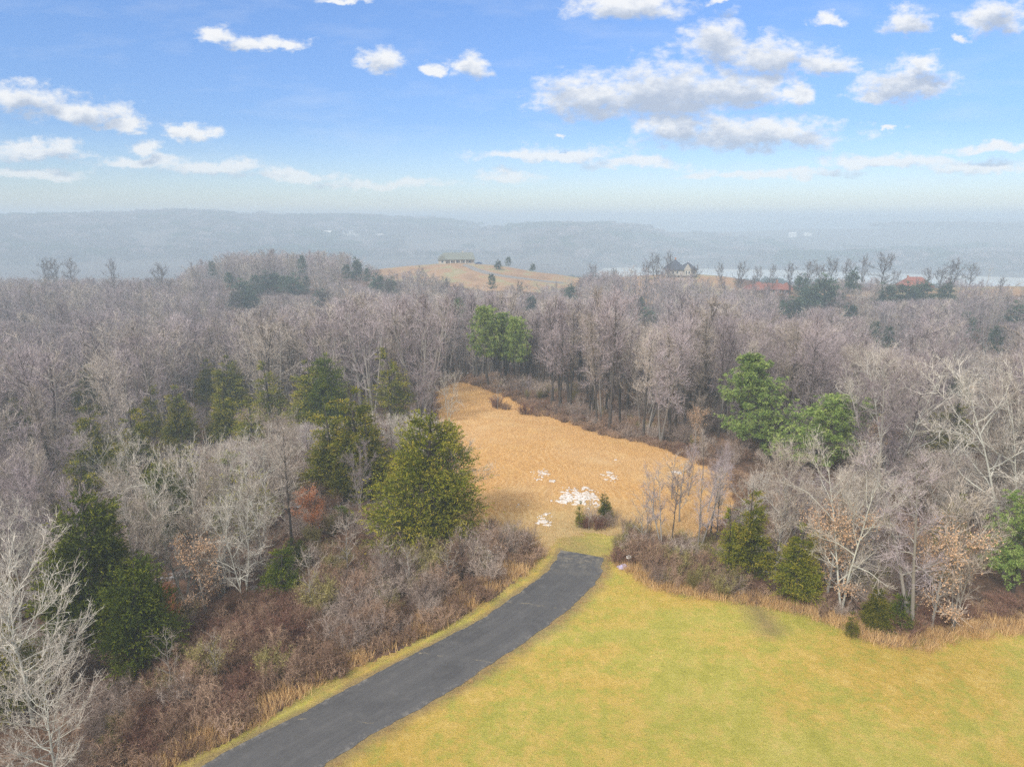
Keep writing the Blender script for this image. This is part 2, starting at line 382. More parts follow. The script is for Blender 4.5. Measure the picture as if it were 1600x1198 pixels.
c = t.mix(t.ramp(vf, [(.32, .8), (.46, 0.)]), c, (.20, .11, .05))
c = t.mix(t.m('MULTIPLY', attr(t, 'bare'), t.ramp(fine, [(.2, .75), (.8, 1.)])), c, t.ramp(fine, [(.3, (.40, .31, .14)), (.7, (.58, .46, .24))]))
setc(t, b, c, t.m('ADD', fine, vf), .9, .15); M['field'] = m
m, t, b = material('pasture'); p = pos(t)
c = t.ramp(t.noise(p, .07, 5, .6), [(.3, (.24, .16, .10)), (.5, (.34, .22, .135)), (.62, (.27, .25, .14)), (.78, (.38, .30, .21))])
setc(t, b, c, t.noise(p, 1, 4), .4, .2); M['pasture'] = m

# asphalt
m, t, b = material('asphalt'); p = pos(t)
al_ = attr(t, 'along'); ac = attr(t, 'across')
uv = t.n('ShaderNodeCombineXYZ', {0: t.m('MULTIPLY', al_, .12), 1: ac, 2: 0.0}).outputs[0]
st = t.noise(uv, 3.2, 5, .65); fine = t.noise(p, 22, 4, .8); mid = t.noise(p, .9, 5, .65)
c = t.ramp(fine, [(.25, (.040, .040, .043)), (.6, (.084, .084, .088)), (.85, (.19, .19, .19))])
c = t.mix(t.ramp(st, [(.35, .0), (.7, .5)]), c, (.12, .118, .12))
c = t.mix(t.ramp(mid, [(.5, .0), (.75, .35)]), c, (.16, .155, .15))
edge = t.ramp(t.m('ABSOLUTE', t.m('SUBTRACT', ac, .5)), [(.40, 0.), (.5, 1.)])
crumb = t.m('MULTIPLY', edge, t.ramp(t.noise(p, 2.8, 6, .75), [(.52, 0.), (.60, 1.)]))
c = t.mix(t.m('MULTIPLY', crumb, .55), c, (.30, .28, .25))
st2 = t.noise(t.n('ShaderNodeCombineXYZ', {0: t.m('MULTIPLY', al_, .05), 1: ac, 2: 3.0}).outputs[0], 14, 6, .7)
c = t.mix(t.ramp(st2, [(.42, 0.), (.62, .28)]), c, (.13, .128, .13))
c = t.mix(t.ramp(t.noise(p, .28, 6, .65), [(.55, 0.), (.63, .35)]), c, (.05, .05, .055))
# worn gravelly end
endm = t.n('ShaderNodeMapRange', {0: al_, 1: .86, 2: .99}).outputs[0]
c = t.mix(t.m('MULTIPLY', endm, t.ramp(t.noise(p, 1.3, 6, .7), [(.46, 0.), (.60, .6)])), c, (.24, .215, .17))
# transverse cracks filled with dead grass
cr = t.m('ABSOLUTE', t.m('SUBTRACT', t.m('FRACT', t.m('ADD', t.m('MULTIPLY', al_, 4.6), t.m('MULTIPLY', t.noise(p, .5, 5, .7), .16))), .5))
crk = t.m('MULTIPLY', t.ramp(cr, [(.0, 1.), (.008, 0.)]), t.ramp(t.noise(t.v('ADD', p, (9, 3, 0)), .8, 4, .7), [(.50, 0.), (.56, 1.)]))
c = t.mix(t.m('MULTIPLY', crk, .8), c, (.26, .22, .15))
b.inputs['Roughness'].default_value = .75
setc(t, b, c, fine, .5, .02); M['asphalt'] = m

m, t, b = material('river_water'); b.inputs['Base Color'].default_value = (.30, .33, .32, 1)
b.inputs['Roughness'].default_value = .25; b.inputs['Specular IOR Level'].default_value = .5
setc(t, b, t.ramp(t.noise(pos(t), .004, 3), [(.3, (.56, .58, .55)), (.7, (.72, .72, .66))]), t.noise(pos(t), .15, 4), .15, .4); M['water'] = m  # pale sky glare put into the water's base colour
m, t, b = material('old_snow'); p = pos(t)
setc(t, b, t.ramp(t.noise(p, 5, 5, .7), [(.40, (.45, .35, .24)), (.50, (.66, .63, .60)), (.66, (.74, .74, .76))]), t.noise(p, 8, 4), .4, .05); M['snow'] = m
def flat(name, col, rough=.7, metal=0, var=.12):
    m, t, b = material(name); n = t.noise(t.n('ShaderNodeTexCoord').outputs['Object'], 2.5, 6, .7)
    c1 = tuple(x * (1 - var) for x in col); c2 = tuple(min(1, x * (1 + var)) for x in col)
    setc(t, b, t.ramp(n, [(.3, c1), (.7, c2)])); b.inputs['Roughness'].default_value = rough; b.inputs['Metallic'].default_value = metal
    return m
def roofmat(name, col):
    m, t, b = material(name); oc = t.n('ShaderNodeTexCoord').outputs['Object']
    br = t.n('ShaderNodeTexBrick', {'Vector': oc, 'Scale': 1.6, 'Color1': (*col, 1), 'Color2': (*[q * .75 for q in col], 1), 'Mortar': (*[q * .5 for q in col], 1), 'Mortar Size': .03})
    setc(t, b, t.mix(t.m('MULTIPLY', t.noise(oc, 1.1, 6), .5), br.outputs[0], tuple(q * 1.25 for q in col))); return m
M['roof_grey'] = roofmat('roof_grey', (.20, .22, .20)); M['roof_dark'] = roofmat('roof_dark', (.075, .085, .11)); M['roof_red'] = roofmat('roof_red', (.30, .13, .105))
M['stone'] = m_simple('stone_wall', (.36, .32, .27), (.52, .48, .42), 1.5); M['cream'] = flat('cream_wall', (.36, .34, .30)); M['brick'] = m_simple('brick_wall', (.28, .15, .11), (.40, .22, .16), 2)
M['white'] = flat('white_paint', (.78, .78, .76), .5, var=.04); M['glass'] = flat('window_glass', (.04, .055, .07), .1, var=.2); M['wood'] = flat('weathered_wood', (.30, .25, .2))
M['white_plastic'] = flat('white_plastic', (.72, .74, .75), .4, var=.05); M['lilac'] = flat('lilac_plastic', (.44, .41, .60), .5, var=.1)
M['metal'] = flat('galvanised_metal', (.4, .41, .42), .45, .6, var=.1); M['car_blue'] = flat('car_blue', (.05, .09, .2), .25); M['rubber'] = flat('rubber', (.03, .03, .03)); M['drive'] = flat('grey_gravel', (.22, .21, .20))

# ------------------------------------------------------------------ ground sheets
def polar(name, r0, r1, ratio, mat, az=None, **kw):
    rs = [r0]
    while rs[-1] < r1: rs.append(rs[-1] * ratio)
    rs = np.array(rs); rs[-1] = r1
    if az is None: az = np.concatenate([np.arange(-50, 50, .25), np.arange(50, 310, 4)])
    a = np.radians(az); A, Rr = np.meshgrid(a, rs)
    x = Rr * np.sin(A); y = Rr * np.cos(A); z = height(x, y)
    nA, nR = len(az), len(rs)
    V = np.stack([x, y, z], -1).reshape(-1, 3)
    i = np.arange(nR - 1)[:, None] * nA + np.arange(nA)[None]; j = np.arange(nR - 1)[:, None] * nA + (np.arange(nA)[None] + 1) % nA
    F = np.stack([i, j, j + nA, i + nA], -1).reshape(-1, 4)[:, ::-1]
    return link(name, mesh_np(name, V, F, [mat], smooth=True), **kw)
polar('ground', 3, 640, 1.012, M['floor'], kind='structure')
polar('hills', 640, 5600, 1.02, M['hill'], kind='structure')
# river surface
a = np.radians(np.arange(-70, 71, 2.)); rs = np.array([1050, 1750.])
V = [(r_ * math.sin(q), r_ * math.cos(q), -79.5) for r_ in rs for q in a]; n_ = len(a)
link('river', mesh_np('river', V, [(i, i + 1, i + 1 + n_, i + n_)[::-1] for i in range(n_ - 1)], [M['water']]), kind='structure')

def seg_dist(poly, x, y, closed=True):
    d = np.full(np.shape(x), 1e9)
    for i in range(len(poly) - (0 if closed else 1)):
        x0, y0 = poly[i]; x1, y1 = poly[(i + 1) % len(poly)]
        L2 = (x1 - x0) ** 2 + (y1 - y0) ** 2 + 1e-12
        tt = np.clip(((x - x0) * (x1 - x0) + (y - y0) * (y1 - y0)) / L2, 0, 1)
        d = np.minimum(d, np.hypot(x - x0 - tt * (x1 - x0), y - y0 - tt * (y1 - y0)))
    return d
def sheet(name, poly, cell, off, mat, rag=.8, bare=None, ybig=None):
    pa = np.array(poly); x0, y0 = pa.min(0) - 1; x1, y1 = pa.max(0) + 1
    if ybig: y0 = max(y0, ybig)
    xs = np.arange(x0, x1, cell); ys = np.arange(y0, y1, cell)
    Xg, Yg = np.meshgrid(xs, ys)
    Xc, Yc = Xg[:-1, :-1] + cell / 2, Yg[:-1, :-1] + cell / 2
    jx = (fbm(Xc / 1.7, Yc / 1.7, 3, 41) - .5) * 2 * rag; jy = (fbm(Xc / 1.7, Yc / 1.7, 3, 51) - .5) * 2 * rag
    keep = in_poly(poly, Xc + jx, Yc + jy)
    nx = len(xs); ii, jj = np.nonzero(keep)
    F = np.stack([ii * nx + jj, ii * nx + jj + 1, (ii + 1) * nx + jj + 1, (ii + 1) * nx + jj], 1)
    used, inv = np.unique(F, return_inverse=True)
    xx = Xg.ravel()[used]; yy = Yg.ravel()[used]
    V = np.stack([xx, yy, height(xx, yy) + off], 1)
    at = {'bare': bare(xx, yy) if bare else np.zeros(len(xx))}
    return link(name, mesh_np(name, V, inv.reshape(F.shape), [mat], attrs=at, smooth=True), kind='structure')
wr = [tuple(q) for q in gp([(1169,925),(1180,945),(1192,968),(1205,985)])]
worn = gp([(905,860),(880,835),(845,810)])
def lawn_bare(x, y):
    d = seg_dist(road_r, x, y, False); d2 = seg_dist(road_l, x, y, False); d3 = seg_dist(wr, x, y, False)
    n = fbm(x / 1.2, y / 1.2, 3, 61)
    de = seg_dist(gp(edge_px), x, y, False)
    return np.clip(np.maximum.reduce([1.15 * (1 - d / (.55 + 1.5 * n)), .35 + .5 * n - d2 * .12 + .8 * (1 - d2 / (.3 + .6 * n)) * (d2 < .9), .95 * (1 - d3 / (1.1 + 1.4 * n)), .7 * (1 - de / (.6 + 1.6 * n)), .8 * (1 - seg_dist(worn, x, y, False) / 5.)]), 0, 1)
def field_bare(x, y):
    near_ = np.array(gp([(915, 835)])[0])
    d = np.hypot(x - near_[0], (y - near_[1]) * .9); return np.clip(1.25 - d / 9., 0, 1)
sheet('lawn', LAWN, .25, .035, M['lawn'], .9, lawn_bare, ybig=8)
sheet('field', FIELD, .3, .03, M['field'], .9, field_bare)
for nm, pl in (('pasture', PAST_A), ('pasture', PAST_B), ('pasture', PAST_C), ('pasture', PAST_D)): sheet(nm, pl, 1.5, .12, M['pasture'], 2.5)

def ribbon(name, L, Rt_, off, mat, nacross=14, step=.3, rag=.12, thick=.05):
    L = np.array(L); Rt_ = np.array(Rt_)
    def res(P, n):
        s = np.concatenate([[0], np.cumsum(np.hypot(*np.diff(P, axis=0).T))]); q = np.linspace(0, s[-1], n)
        P2 = np.stack([np.interp(q, s, P[:, 0]), np.interp(q, s, P[:, 1])], 1)
        for _ in range(6): P2[1:-1] = (P2[:-2] + 2 * P2[1:-1] + P2[2:]) / 4
        return P2
    n = int(np.hypot(*np.diff(L, axis=0).T).sum() / step); L, Rt_ = res(L, n), res(Rt_, n)
    V = []; F = []; al = []; acr = []
    for i in range(n):
        a, b_ = L[i], Rt_[i]; d = (b_ - a) / np.hypot(*(b_ - a))
        a = a - d * (vnoise(i * .45, 1.) - .5) * rag * 1.6 - d * (vnoise(i * 1.7, 2.) - .5) * rag; b_ = b_ + d * (vnoise(i * .4, 8.) - .5) * rag * 2.2 + d * (vnoise(i * 1.9, 5.) - .5) * rag
        for j in range(nacross + 1):
            f = j / nacross; p_ = a + (b_ - a) * f; V.append((p_[0], p_[1])); al.append(i / n); acr.append(f)
    V = np.array(V); z = height(V[:, 0], V[:, 1]) + off + .04 * (1 - (2 * np.array(acr) - 1) ** 2)
    V = np.column_stack([V, z]); m_ = nacross + 1
    for i in range(n - 1):
        for j in range(nacross): q = i * m_ + j; F.append((q, q + 1, q + 1 + m_, q + m_))
    # side faces down into the soil
    nv = len(V)
    e1 = [i * m_ for i in range(n)]; e2 = [i * m_ + nacross for i in range(n)]; e3 = [(n - 1) * m_ + j for j in range(m_)]
    ring = e1 + e3[1:] + e2[::-1][1:]
    low = V[ring] - (0, 0, thick + off); V = np.vstack([V, low]); al += [al[k] for k in ring]; acr += [acr[k] for k in ring]
    for k in range(len(ring) - 1): F.append((ring[k], ring[k + 1], nv + k + 1, nv + k))
    return link(name, mesh_np(name, V, F, [mat], attrs={'along': al, 'across': acr}), kind='structure')
ribbon('driveway', road_l, road_r, .065, M['asphalt'])
# drive to the far grey-roofed house
dl = np.array(gp([(722,415),(735,421),(752,428),(800,436),(880,444)])); dr = np.array(gp([(728,413),(745,419),(765,426),(805,433),(880,441)]))
ribbon('path', dl, dr, .2, M['drive'], 2, 3, .3)

# ------------------------------------------------------------------ plants: geometry
class Geo:
    def __init__(s): s.V = []; s.F = []; s.a = []; s.n = 0
    def add(s, V, F, var):
        V = np.asarray(V, float).reshape(-1, 3); s.V.append(V); s.F.append(np.asarray(F, int).reshape(-1, 3) + s.n)
        s.a.append(np.broadcast_to(np.asarray(var, float), (len(V),))); s.n += len(V)
    def tube(s, P, r, k, var):
        P = np.asarray(P); n = len(P); r = np.asarray(r)
        T = np.gradient(P, axis=0); T /= np.linalg.norm(T, axis=1)[:, None] + 1e-9
        ref = np.array([1., 0, 0]) if abs(T[0, 2]) > .7 else np.array([0, 0, 1.])
        A = np.cross(T, ref); A /= np.linalg.norm(A, axis=1)[:, None] + 1e-9; B = np.cross(T, A)
        th = np.arange(k) * 2 * math.pi / k
        ring = P[:, None] + r[:, None, None] * (A[:, None] * np.cos(th)[None, :, None] + B[:, None] * np.sin(th)[None, :, None])
        i = (np.arange(n - 1)[:, None] * k + np.arange(k)[None]).ravel(); j = (np.arange(n - 1)[:, None] * k + (np.arange(k)[None] + 1) % k).ravel()
        F = np.concatenate([np.stack([i, j, j + k], 1), np.stack([i, j + k, i + k], 1)])
        s.add(ring.reshape(-1, 3), F, var)
    def needles(s, P, D, L, W, var, rg):
        """thin blades from P along D"""
        side = np.cross(D, rg.normal(size=D.shape)); side /= np.linalg.norm(side, axis=1)[:, None] + 1e-9
        W = np.broadcast_to(W, (len(P),))[:, None]; L = np.broadcast_to(L, (len(P),))[:, None]
        V = np.stack([P - side * W / 2, P + side * W / 2, P + D * L], 1); n = len(P)
        s.add(V, np.arange(n * 3).reshape(-1, 3), np.repeat(var, 3))
    def flakes(s, P, D, L, W, var, rg):
        side = np.cross(D, rg.normal(size=D.shape)); side /= np.linalg.norm(side, axis=1)[:, None] + 1e-9
        W = np.broadcast_to(W, (len(P),))[:, None]; L = np.broadcast_to(L, (len(P),))[:, None]
        V = np.stack([P, P + D * L * .45 + side * W / 2, P + D * L, P + D * L * .45 - side * W / 2], 1); n = len(P)
        b_ = np.arange(n)[:, None] * 4
        s.add(V, np.concatenate([b_ + [0, 1, 2], b_ + [0, 2, 3]]), np.repeat(var, 4))
    def mesh(s, name, mat, extra=None, smooth=False):
        return mesh_np(name, np.vstack(s.V), np.vstack(s.F), [mat], attrs={'var': np.concatenate(s.a)}, smooth=smooth)
def unit(v_): return v_ / (np.linalg.norm(v_, axis=-1, keepdims=True) + 1e-9)
def wander(p0, d0, L, n, wob, up, rg):
    P = [np.array(p0, float)]; d = np.array(d0, float)
    for i in range(n):
        d = d + rg.normal(size=3) * wob + np.array([0, 0, up]); d /= np.linalg.norm(d); P.append(P[-1] + d * L / n)
    return np.array(P)

def hardwood(seed, H=16, cb=.3, Rc=4.5, limbs=20, elev=(35, 60), nb=8, nt=9, ns=4, tw=.028, lean=.06, fork=1, trunk_r=None, up=.05, wob=.17, shape='round', leaves=0):
    """bare broadleaf tree: returns (trunk geo, twig geo, leaf geo)"""
    rg = np.random.default_rng(seed); G, T, Lf = Geo(), Geo(), Geo()
    tr = trunk_r or H * .0125
    trunks = []
    for f in range(fork):
        a = rg.uniform(0, 6.28); d0 = np.array([math.cos(a) * (.05 + .17 * (fork > 1)), math.sin(a) * (.05 + .17 * (fork > 1)), 1.])
        P = wander((0, 0, -.3), unit(d0), H * .93, 12, lean * .55, .03, rg); trunks.append(P)
        r = tr * (1 - np.linspace(0, 1, 13) ** .9 * .88) * (1 if fork == 1 else .75); r[0] *= 1.35
        G.tube(P, r, 7, .45)
    segP = []; segD = []; segR = []
    for k in range(limbs):
        P = trunks[k % fork]; q = cb + (1 - cb) * ((k + rg.uniform(-.4, .4)) / limbs) * .97; q = min(max(q, cb * .9), .98)
        i = q * 12; i0 = min(int(i), 11); p0 = P[i0] + (P[i0 + 1] - P[i0]) * (i - i0)
        s_ = (q - cb) / (1 - cb)
        prof = {'round': math.sin(math.pi * (.18 + .72 * s_)) ** .8, 'fan': .65 + .35 * s_, 'tall': .75 - .35 * s_}[shape]
        L = Rc * max(prof, .22) * rg.uniform(.75, 1.2)
        az = k * 2.4 + rg.uniform(-.5, .5); el = R(rg.uniform(*elev) + 14 * s_)
        d = np.array([math.cos(az) * math.cos(el), math.sin(az) * math.cos(el), math.sin(el)])
        lp = wander(p0, d, L, 7, wob, up, rg); r0 = tr * (1 - q * .8) * .42 + .012
        G.tube(lp, r0 * (1 - np.linspace(0, 1, 8) * .85), 5, .55 + rg.uniform(-.2, .2))
        bs = [lp]
        for b_ in range(nb):
            qb = rg.uniform(.22, .98) * 7; j = min(int(qb), 6); pb = lp[j] + (lp[j + 1] - lp[j]) * (qb - j)
            dm = unit(lp[j + 1] - lp[j]); db = unit(dm + rg.normal(size=3) * .55 + (0, 0, .12))
            bp = wander(pb, db, L * rg.uniform(.28, .5) * (1.15 - .4 * qb / 7), 4, wob, up, rg)
            T.tube(bp, (r0 * .38 + .006) * (1 - np.linspace(0, 1, 5) * .8), 3, .45 + rg.uniform(-.25, .25)); bs.append(bp)
        for bp in bs:
            segP.append(bp[:-1]); segD.append(np.diff(bp, axis=0)); segR.append(np.full(len(bp) - 1, rg.uniform(.25, .75)))
    for P in trunks: segP.append(P[10:-1]); segD.append(np.diff(P[10:], axis=0)); segR.append(np.full(len(P) - 11, .5))
    SPt = np.vstack(segP); SD = np.vstack(segD); SR = np.concatenate(segR)
    wgt = np.linalg.norm(SD, axis=1); pick = rg.choice(len(SPt), size=int(limbs * nb * nt), p=wgt / wgt.sum())
    P0 = SPt[pick] + SD[pick] * rg.uniform(0, 1, (len(pick), 1)); D0 = unit(unit(SD[pick]) + rg.normal(size=(len(pick), 3)) * .55 + (0, 0, .22))
    L0 = rg.uniform(.5, 1.35, len(pick)) * H / 15; vv = np.clip(SR[pick] + rg.uniform(-.2, .3, len(pick)), 0, 1)
    T.needles(P0, D0, L0, tw, vv, rg)
    if ns:
        P1 = np.repeat(P0, ns, 0) + np.repeat(D0, ns, 0) * (np.repeat(L0, ns) * rg.uniform(.15, .9, len(P0) * ns))[:, None]
        D1 = unit(np.repeat(D0, ns, 0) + rg.normal(size=P1.shape) * .55 + (0, 0, .18))
        T.needles(P1, D1, np.repeat(L0, ns) * rg.uniform(.3, .65, len(P1)), tw * .75, np.clip(np.repeat(vv, ns) + .15, 0, 1), rg)
    if leaves:
        lo = P0[P0[:, 2] < H * leaves[1]] if leaves[1] < 1 else P0
        k = rg.integers(0, len(lo), leaves[0]); Pl = lo[k] + rg.normal(size=(leaves[0], 3)) * .25
        Lf.flakes(Pl, unit(rg.normal(size=Pl.shape)), rg.uniform(.10, .18, len(Pl)), .10, rg.uniform(0, 1, len(Pl)), rg)
    return G, T, Lf

def cedar(seed, H=10, Rc=3, nbr=200, per=13, K=7, size=.26, lumps=.3, pw=.75, cb=.04, open_=0.12, tops=1, drp=0):
    rg = np.random.default_rng(seed); G, C = Geo(), Geo()
    sp = []
    for k in range(tops):
        off = np.array([0, 0, 0.]) if k == 0 else np.append(rg.normal(size=2) * Rc * .38, 0); sp.append((off, H * (1 if k == 0 else rg.uniform(.72, .92)), Rc * (1 if tops == 1 else .72)))
    for off, h_, rc in sp:
        P = wander(off + (0, 0, -.2), (0, 0, 1), h_ * .96, 10, .03, .02, rg); G.tube(P, H * .016 * (1 - np.linspace(0, 1, 11) * .9), 6, .3)
        n = int(nbr / len(sp) ** .5)
        q = 1 - np.sqrt(rg.uniform(0, 1, n)) ; q = cb + (1 - cb) * (q * .8 + rg.uniform(0, 1, n) * .2)
        az = rg.uniform(0, 2 * math.pi, n)
        prof = np.minimum(1, (1 - q + .02)) ** pw * np.minimum(1, .62 + q * 2.4)
        lump = 1 + lumps * (vnoise(az * 1.6 + seed, q * 7, seed) - .5) * 2
        rr = rc * prof * lump * rg.uniform(.82, 1.12, n)
        keep = rg.uniform(0, 1, n) > open_ * 1.0; q, az, rr = q[keep], az[keep], rr[keep]; n = len(q)
        lift = .10 + .5 * q
        i = q * 9.6; i0 = np.minimum(i.astype(int), 9); p0 = P[i0] + (P[i0 + 1] - P[i0]) * (i - i0)[:, None]
        D = np.stack([np.cos(az), np.sin(az), lift], 1)
        for k in range(0, n, 3): G.tube(np.stack([p0[k], p0[k] + D[k] * rr[k] * .8]), np.array([.03, .008]) * H / 9, 3, .4)
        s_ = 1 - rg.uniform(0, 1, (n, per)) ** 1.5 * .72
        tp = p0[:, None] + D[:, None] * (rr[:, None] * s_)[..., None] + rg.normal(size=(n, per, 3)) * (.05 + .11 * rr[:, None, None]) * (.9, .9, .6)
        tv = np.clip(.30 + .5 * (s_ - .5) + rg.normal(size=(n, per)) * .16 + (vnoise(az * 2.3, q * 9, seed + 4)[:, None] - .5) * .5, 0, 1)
        tp = tp.reshape(-1, 3); tv = tv.ravel(); Dd = np.repeat(D, per, 0)
        gap_ = vnoise(np.repeat(az, per) * 3.1 + tp[:, 2] * .3, tp[:, 2] * 14 / H, seed + 8) > .27; tp, tv, Dd = tp[gap_], tv[gap_], Dd[gap_]
        fd = unit(Dd + rg.normal(size=tp.shape) * .45 + (0, 0, .3 if not drp else -.1)); fl = size * rg.uniform(1.6, 3.2, len(tp))
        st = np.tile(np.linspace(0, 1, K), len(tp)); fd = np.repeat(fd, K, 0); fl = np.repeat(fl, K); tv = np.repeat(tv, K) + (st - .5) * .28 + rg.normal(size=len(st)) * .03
        tp = np.repeat(tp, K, 0) + fd * (fl * st)[:, None]; tp[:, 2] -= .25 * fl * st ** 2
        C.flakes(tp, unit(fd + rg.normal(size=tp.shape) * .6), size * rg.uniform(.7, 1.3, len(tp)), size * .36, np.clip(tv, 0, 1), rg)
    V = np.vstack(C.V); C.V = [V]; 
    return G, C

def pine(seed, H=20, cb=.45, Rc=3.4, nbr=70, per=9, K=15, size=.42, pw=.7, lean=.03, gap=.15):
    rg = np.random.default_rng(seed); G, C = Geo(), Geo()
    P = wander((0, 0, -.3), (0, 0, 1), H * .97, 12, lean, .02, rg); G.tube(P, H * .0115 * (1 - np.linspace(0, 1, 13) ** 1.3 * .85), 7, .35)
    for k in range(int(nbr)):
        q = cb + (1 - cb) * (k + rg.uniform(0, 1)) / nbr; s_ = (q - cb) / (1 - cb)
        if rg.uniform() < gap: continue
        i = q * 11.7; i0 = min(int(i), 11); p0 = P[i0] + (P[i0 + 1] - P[i0]) * (i - i0)
        az = k * 2.4 + rg.uniform(-.6, .6); el = R(-8 + 58 * s_ + rg.uniform(-10, 14)); L = Rc * min(1, .55 + 1.6 * s_) * (1.03 - s_) ** pw * rg.uniform(.65, 1.25) + .35
        d = np.array([math.cos(az) * math.cos(el), math.sin(az) * math.cos(el), math.sin(el)]); bp = wander(p0, d, L, 5, .12, .07, rg)
        G.tube(bp, .05 * H / 18 * (1 - np.linspace(0, 1, 6) * .8), 4, .3)
        j = np.minimum((1 - rg.uniform(0, 1, per) ** 1.4 * .75) * 5, 4.99); j0 = j.astype(int)
        tp = bp[j0] + (bp[j0 + 1] - bp[j0]) * (j - j0)[:, None] + rg.normal(size=(per, 3)) * L * .10
        tv = np.clip(.5 + rg.normal(size=per) * .2, 0, 1)
        tp = np.repeat(tp, K, 0); D = unit(rg.normal(size=tp.shape) + d * .9 + (0, 0, .5))
        C.flakes(tp + D * size * .12, D, size * rg.uniform(.6, 1.15, len(tp)), size * .15, np.clip(np.repeat(tv, K) + rg.normal(size=len(tp)) * .12, 0, 1), rg)
    # a few dead stubs low on the stem
    for k in range(8):
        i = rg.uniform(.12, cb) * 12; p0 = P[int(i)] + (P[int(i) + 1] - P[int(i)]) * (i % 1); az = rg.uniform(0, 6.28)
        G.tube(wander(p0, (math.cos(az), math.sin(az), .1), rg.uniform(.5, 1.3), 2, .1, 0, rg), np.array([.03, .02, .006]), 3, .2)
    return G, C

def shrub(seed, H=2.4, Rc=1.6, stems=26, n=900, tw=.022, leaf=0):
    rg = np.random.default_rng(seed); G = Geo(); pts = []
    for k in range(stems):
        a = rg.uniform(0, 6.28); r0 = rg.uniform(0, .45) * Rc; lean = rg.uniform(.05, .7) * Rc / H
        P = wander((math.cos(a) * r0, math.sin(a) * r0, -.1), unit(np.array([math.cos(a) * lean, math.sin(a) * lean, 1])), H * rg.uniform(.65, 1.05), 5, .16, 0, rg)
        G.tube(P, .02 * (1 - np.linspace(0, 1, 6) * .75), 3, rg.uniform(.3, .8)); pts.append(P)
    pts = np.array(pts); k = rg.integers(0, stems, n); j = rg.uniform(.8, 4.98, n); j0 = j.astype(int)
    P0 = pts[k, j0] + (pts[k, j0 + 1] - pts[k, j0]) * (j - j0)[:, None]
    D = unit(unit(pts[k, j0 + 1] - pts[k, j0]) + rg.normal(size=P0.shape) * .7); L = rg.uniform(.25, .8, n) * H / 2.4
    G.needles(P0, D, L, tw, np.clip(.5 + rg.normal(size=n) * .25, 0, 1), rg)
    P1 = np.repeat(P0 + D * L[:, None] * .5, 2, 0); D1 = unit(np.repeat(D, 2, 0) + rg.normal(size=P1.shape) * .8)
    G.needles(P1, D1, np.repeat(L, 2) * .5, tw * .8, rg.uniform(.2, 1, len(P1)), rg)
    if leaf:
        k = rg.integers(0, len(P1), leaf); G.flakes(P1[k] + rg.normal(size=(leaf, 3)) * .1, unit(rg.normal(size=(leaf, 3))), .1, .07, rg.uniform(.3, 1, leaf), rg)
    return G
def tuft(seed, H=.9, n=40, spread=.25, w_=.018):
    rg = np.random.default_rng(seed); G = Geo(); P = np.column_stack([rg.normal(size=(n, 2)) * spread, np.full(n, -.03)])
    G.needles(P, unit(np.column_stack([rg.normal(size=(n, 2)) * .35, np.ones(n)])), H * rg.uniform(.5, 1.1, n), w_, rg.uniform(0, 1, n), rg); return G

PROTO = {}
def top_of(*gs): return float(np.percentile(np.concatenate([np.vstack(g.V)[:, 2] for g in gs]), 99.3))
def keep_proto(key, trunk, crown, bark, tw, leaf=None, leafmat=None):
    d = {'trunk': trunk.mesh('trunk', M[bark], smooth=True), 'crown': crown.mesh('crown', M[tw])}
    if leaf is not None and leaf.V: d['leaves'] = leaf.mesh('leaves', M[leafmat])
    PROTO[key] = d
def joined(key, geos):
    """one mesh with all materials, for trees far off"""
    V, F, A, MI, n = [], [], [], [], 0; mats = []
    for g, mt in geos:
        if not g.V: continue
        v_ = np.vstack(g.V); f_ = np.vstack(g.F); V.append(v_); F.append(f_ + n); A.append(np.concatenate(g.a)); MI.append(np.full(len(f_), len(mats))); mats.append(M[mt]); n += len(v_)
    PROTO[key] = {'mesh': mesh_np(key, np.vstack(V), np.vstack(F), mats, np.concatenate(MI), {'var': np.concatenate(A)})}

# ------------------------------------------------------------------ plants: kinds
PH = {}
def hw(key, bark, twm, leafmat=None, **k):
    g, t_, l = hardwood(**k); PH[key] = top_of(g, t_)
    keep_proto(key, g, t_, bark, twm, l, leafmat)
hw('broad_a', 'bark', 'twig', seed=1, H=14, Rc=5.4, cb=.22, limbs=24, elev=(22, 50), nb=9, nt=9, ns=3, fork=1)
hw('broad_b', 'bark_pale', 'twig_pale', seed=2, H=14, Rc=5.8, cb=.16, limbs=26, elev=(15, 48), nb=9, nt=8, ns=3, fork=2, wob=.2)
hw('broad_c', 'bark', 'twig', seed=3, H=13, Rc=4.8, cb=.2, limbs=22, elev=(28, 58), nb=9, nt=10, ns=3, fork=3)
hw('fan', 'bark', 'twig_pink', seed=4, H=12, Rc=5.0, cb=.15, limbs=24, elev=(22, 60), nb=9, nt=11, ns=3, fork=3, shape='fan', up=.03)
hw('slim_a', 'bark_dark', 'twig', seed=5, H=18, Rc=3.3, cb=.42, limbs=24, elev=(12, 60), nb=6, nt=6, ns=3, shape='tall', lean=.03)
hw('slim_b', 'bark_dark', 'twig_pink', seed=6, H=18, Rc=3.6, cb=.5, limbs=20, elev=(5, 55), nb=7, nt=6, ns=3, shape='round', lean=.05)
hw('slim_c', 'bark', 'twig_pink', seed=7, H=17, Rc=3.3, cb=.32, limbs=24, elev=(15, 60), nb=6, nt=6, ns=3, fork=2, shape='tall', lean=.04)
hw('arching', 'bark_pale', 'twig_pale', seed=8, H=13, Rc=7.4, cb=.1, limbs=30, elev=(0, 46), nb=11, nt=6, ns=3, tw=.035, shape='fan', up=.13, wob=.13, trunk_r=.17)
hw('tan_leaf', 'bark', 'twig', 'leaf_tan', seed=9, H=11, Rc=3.6, cb=.15, limbs=22, elev=(15, 50), nb=8, nt=7, ns=2, leaves=(3800, .75))
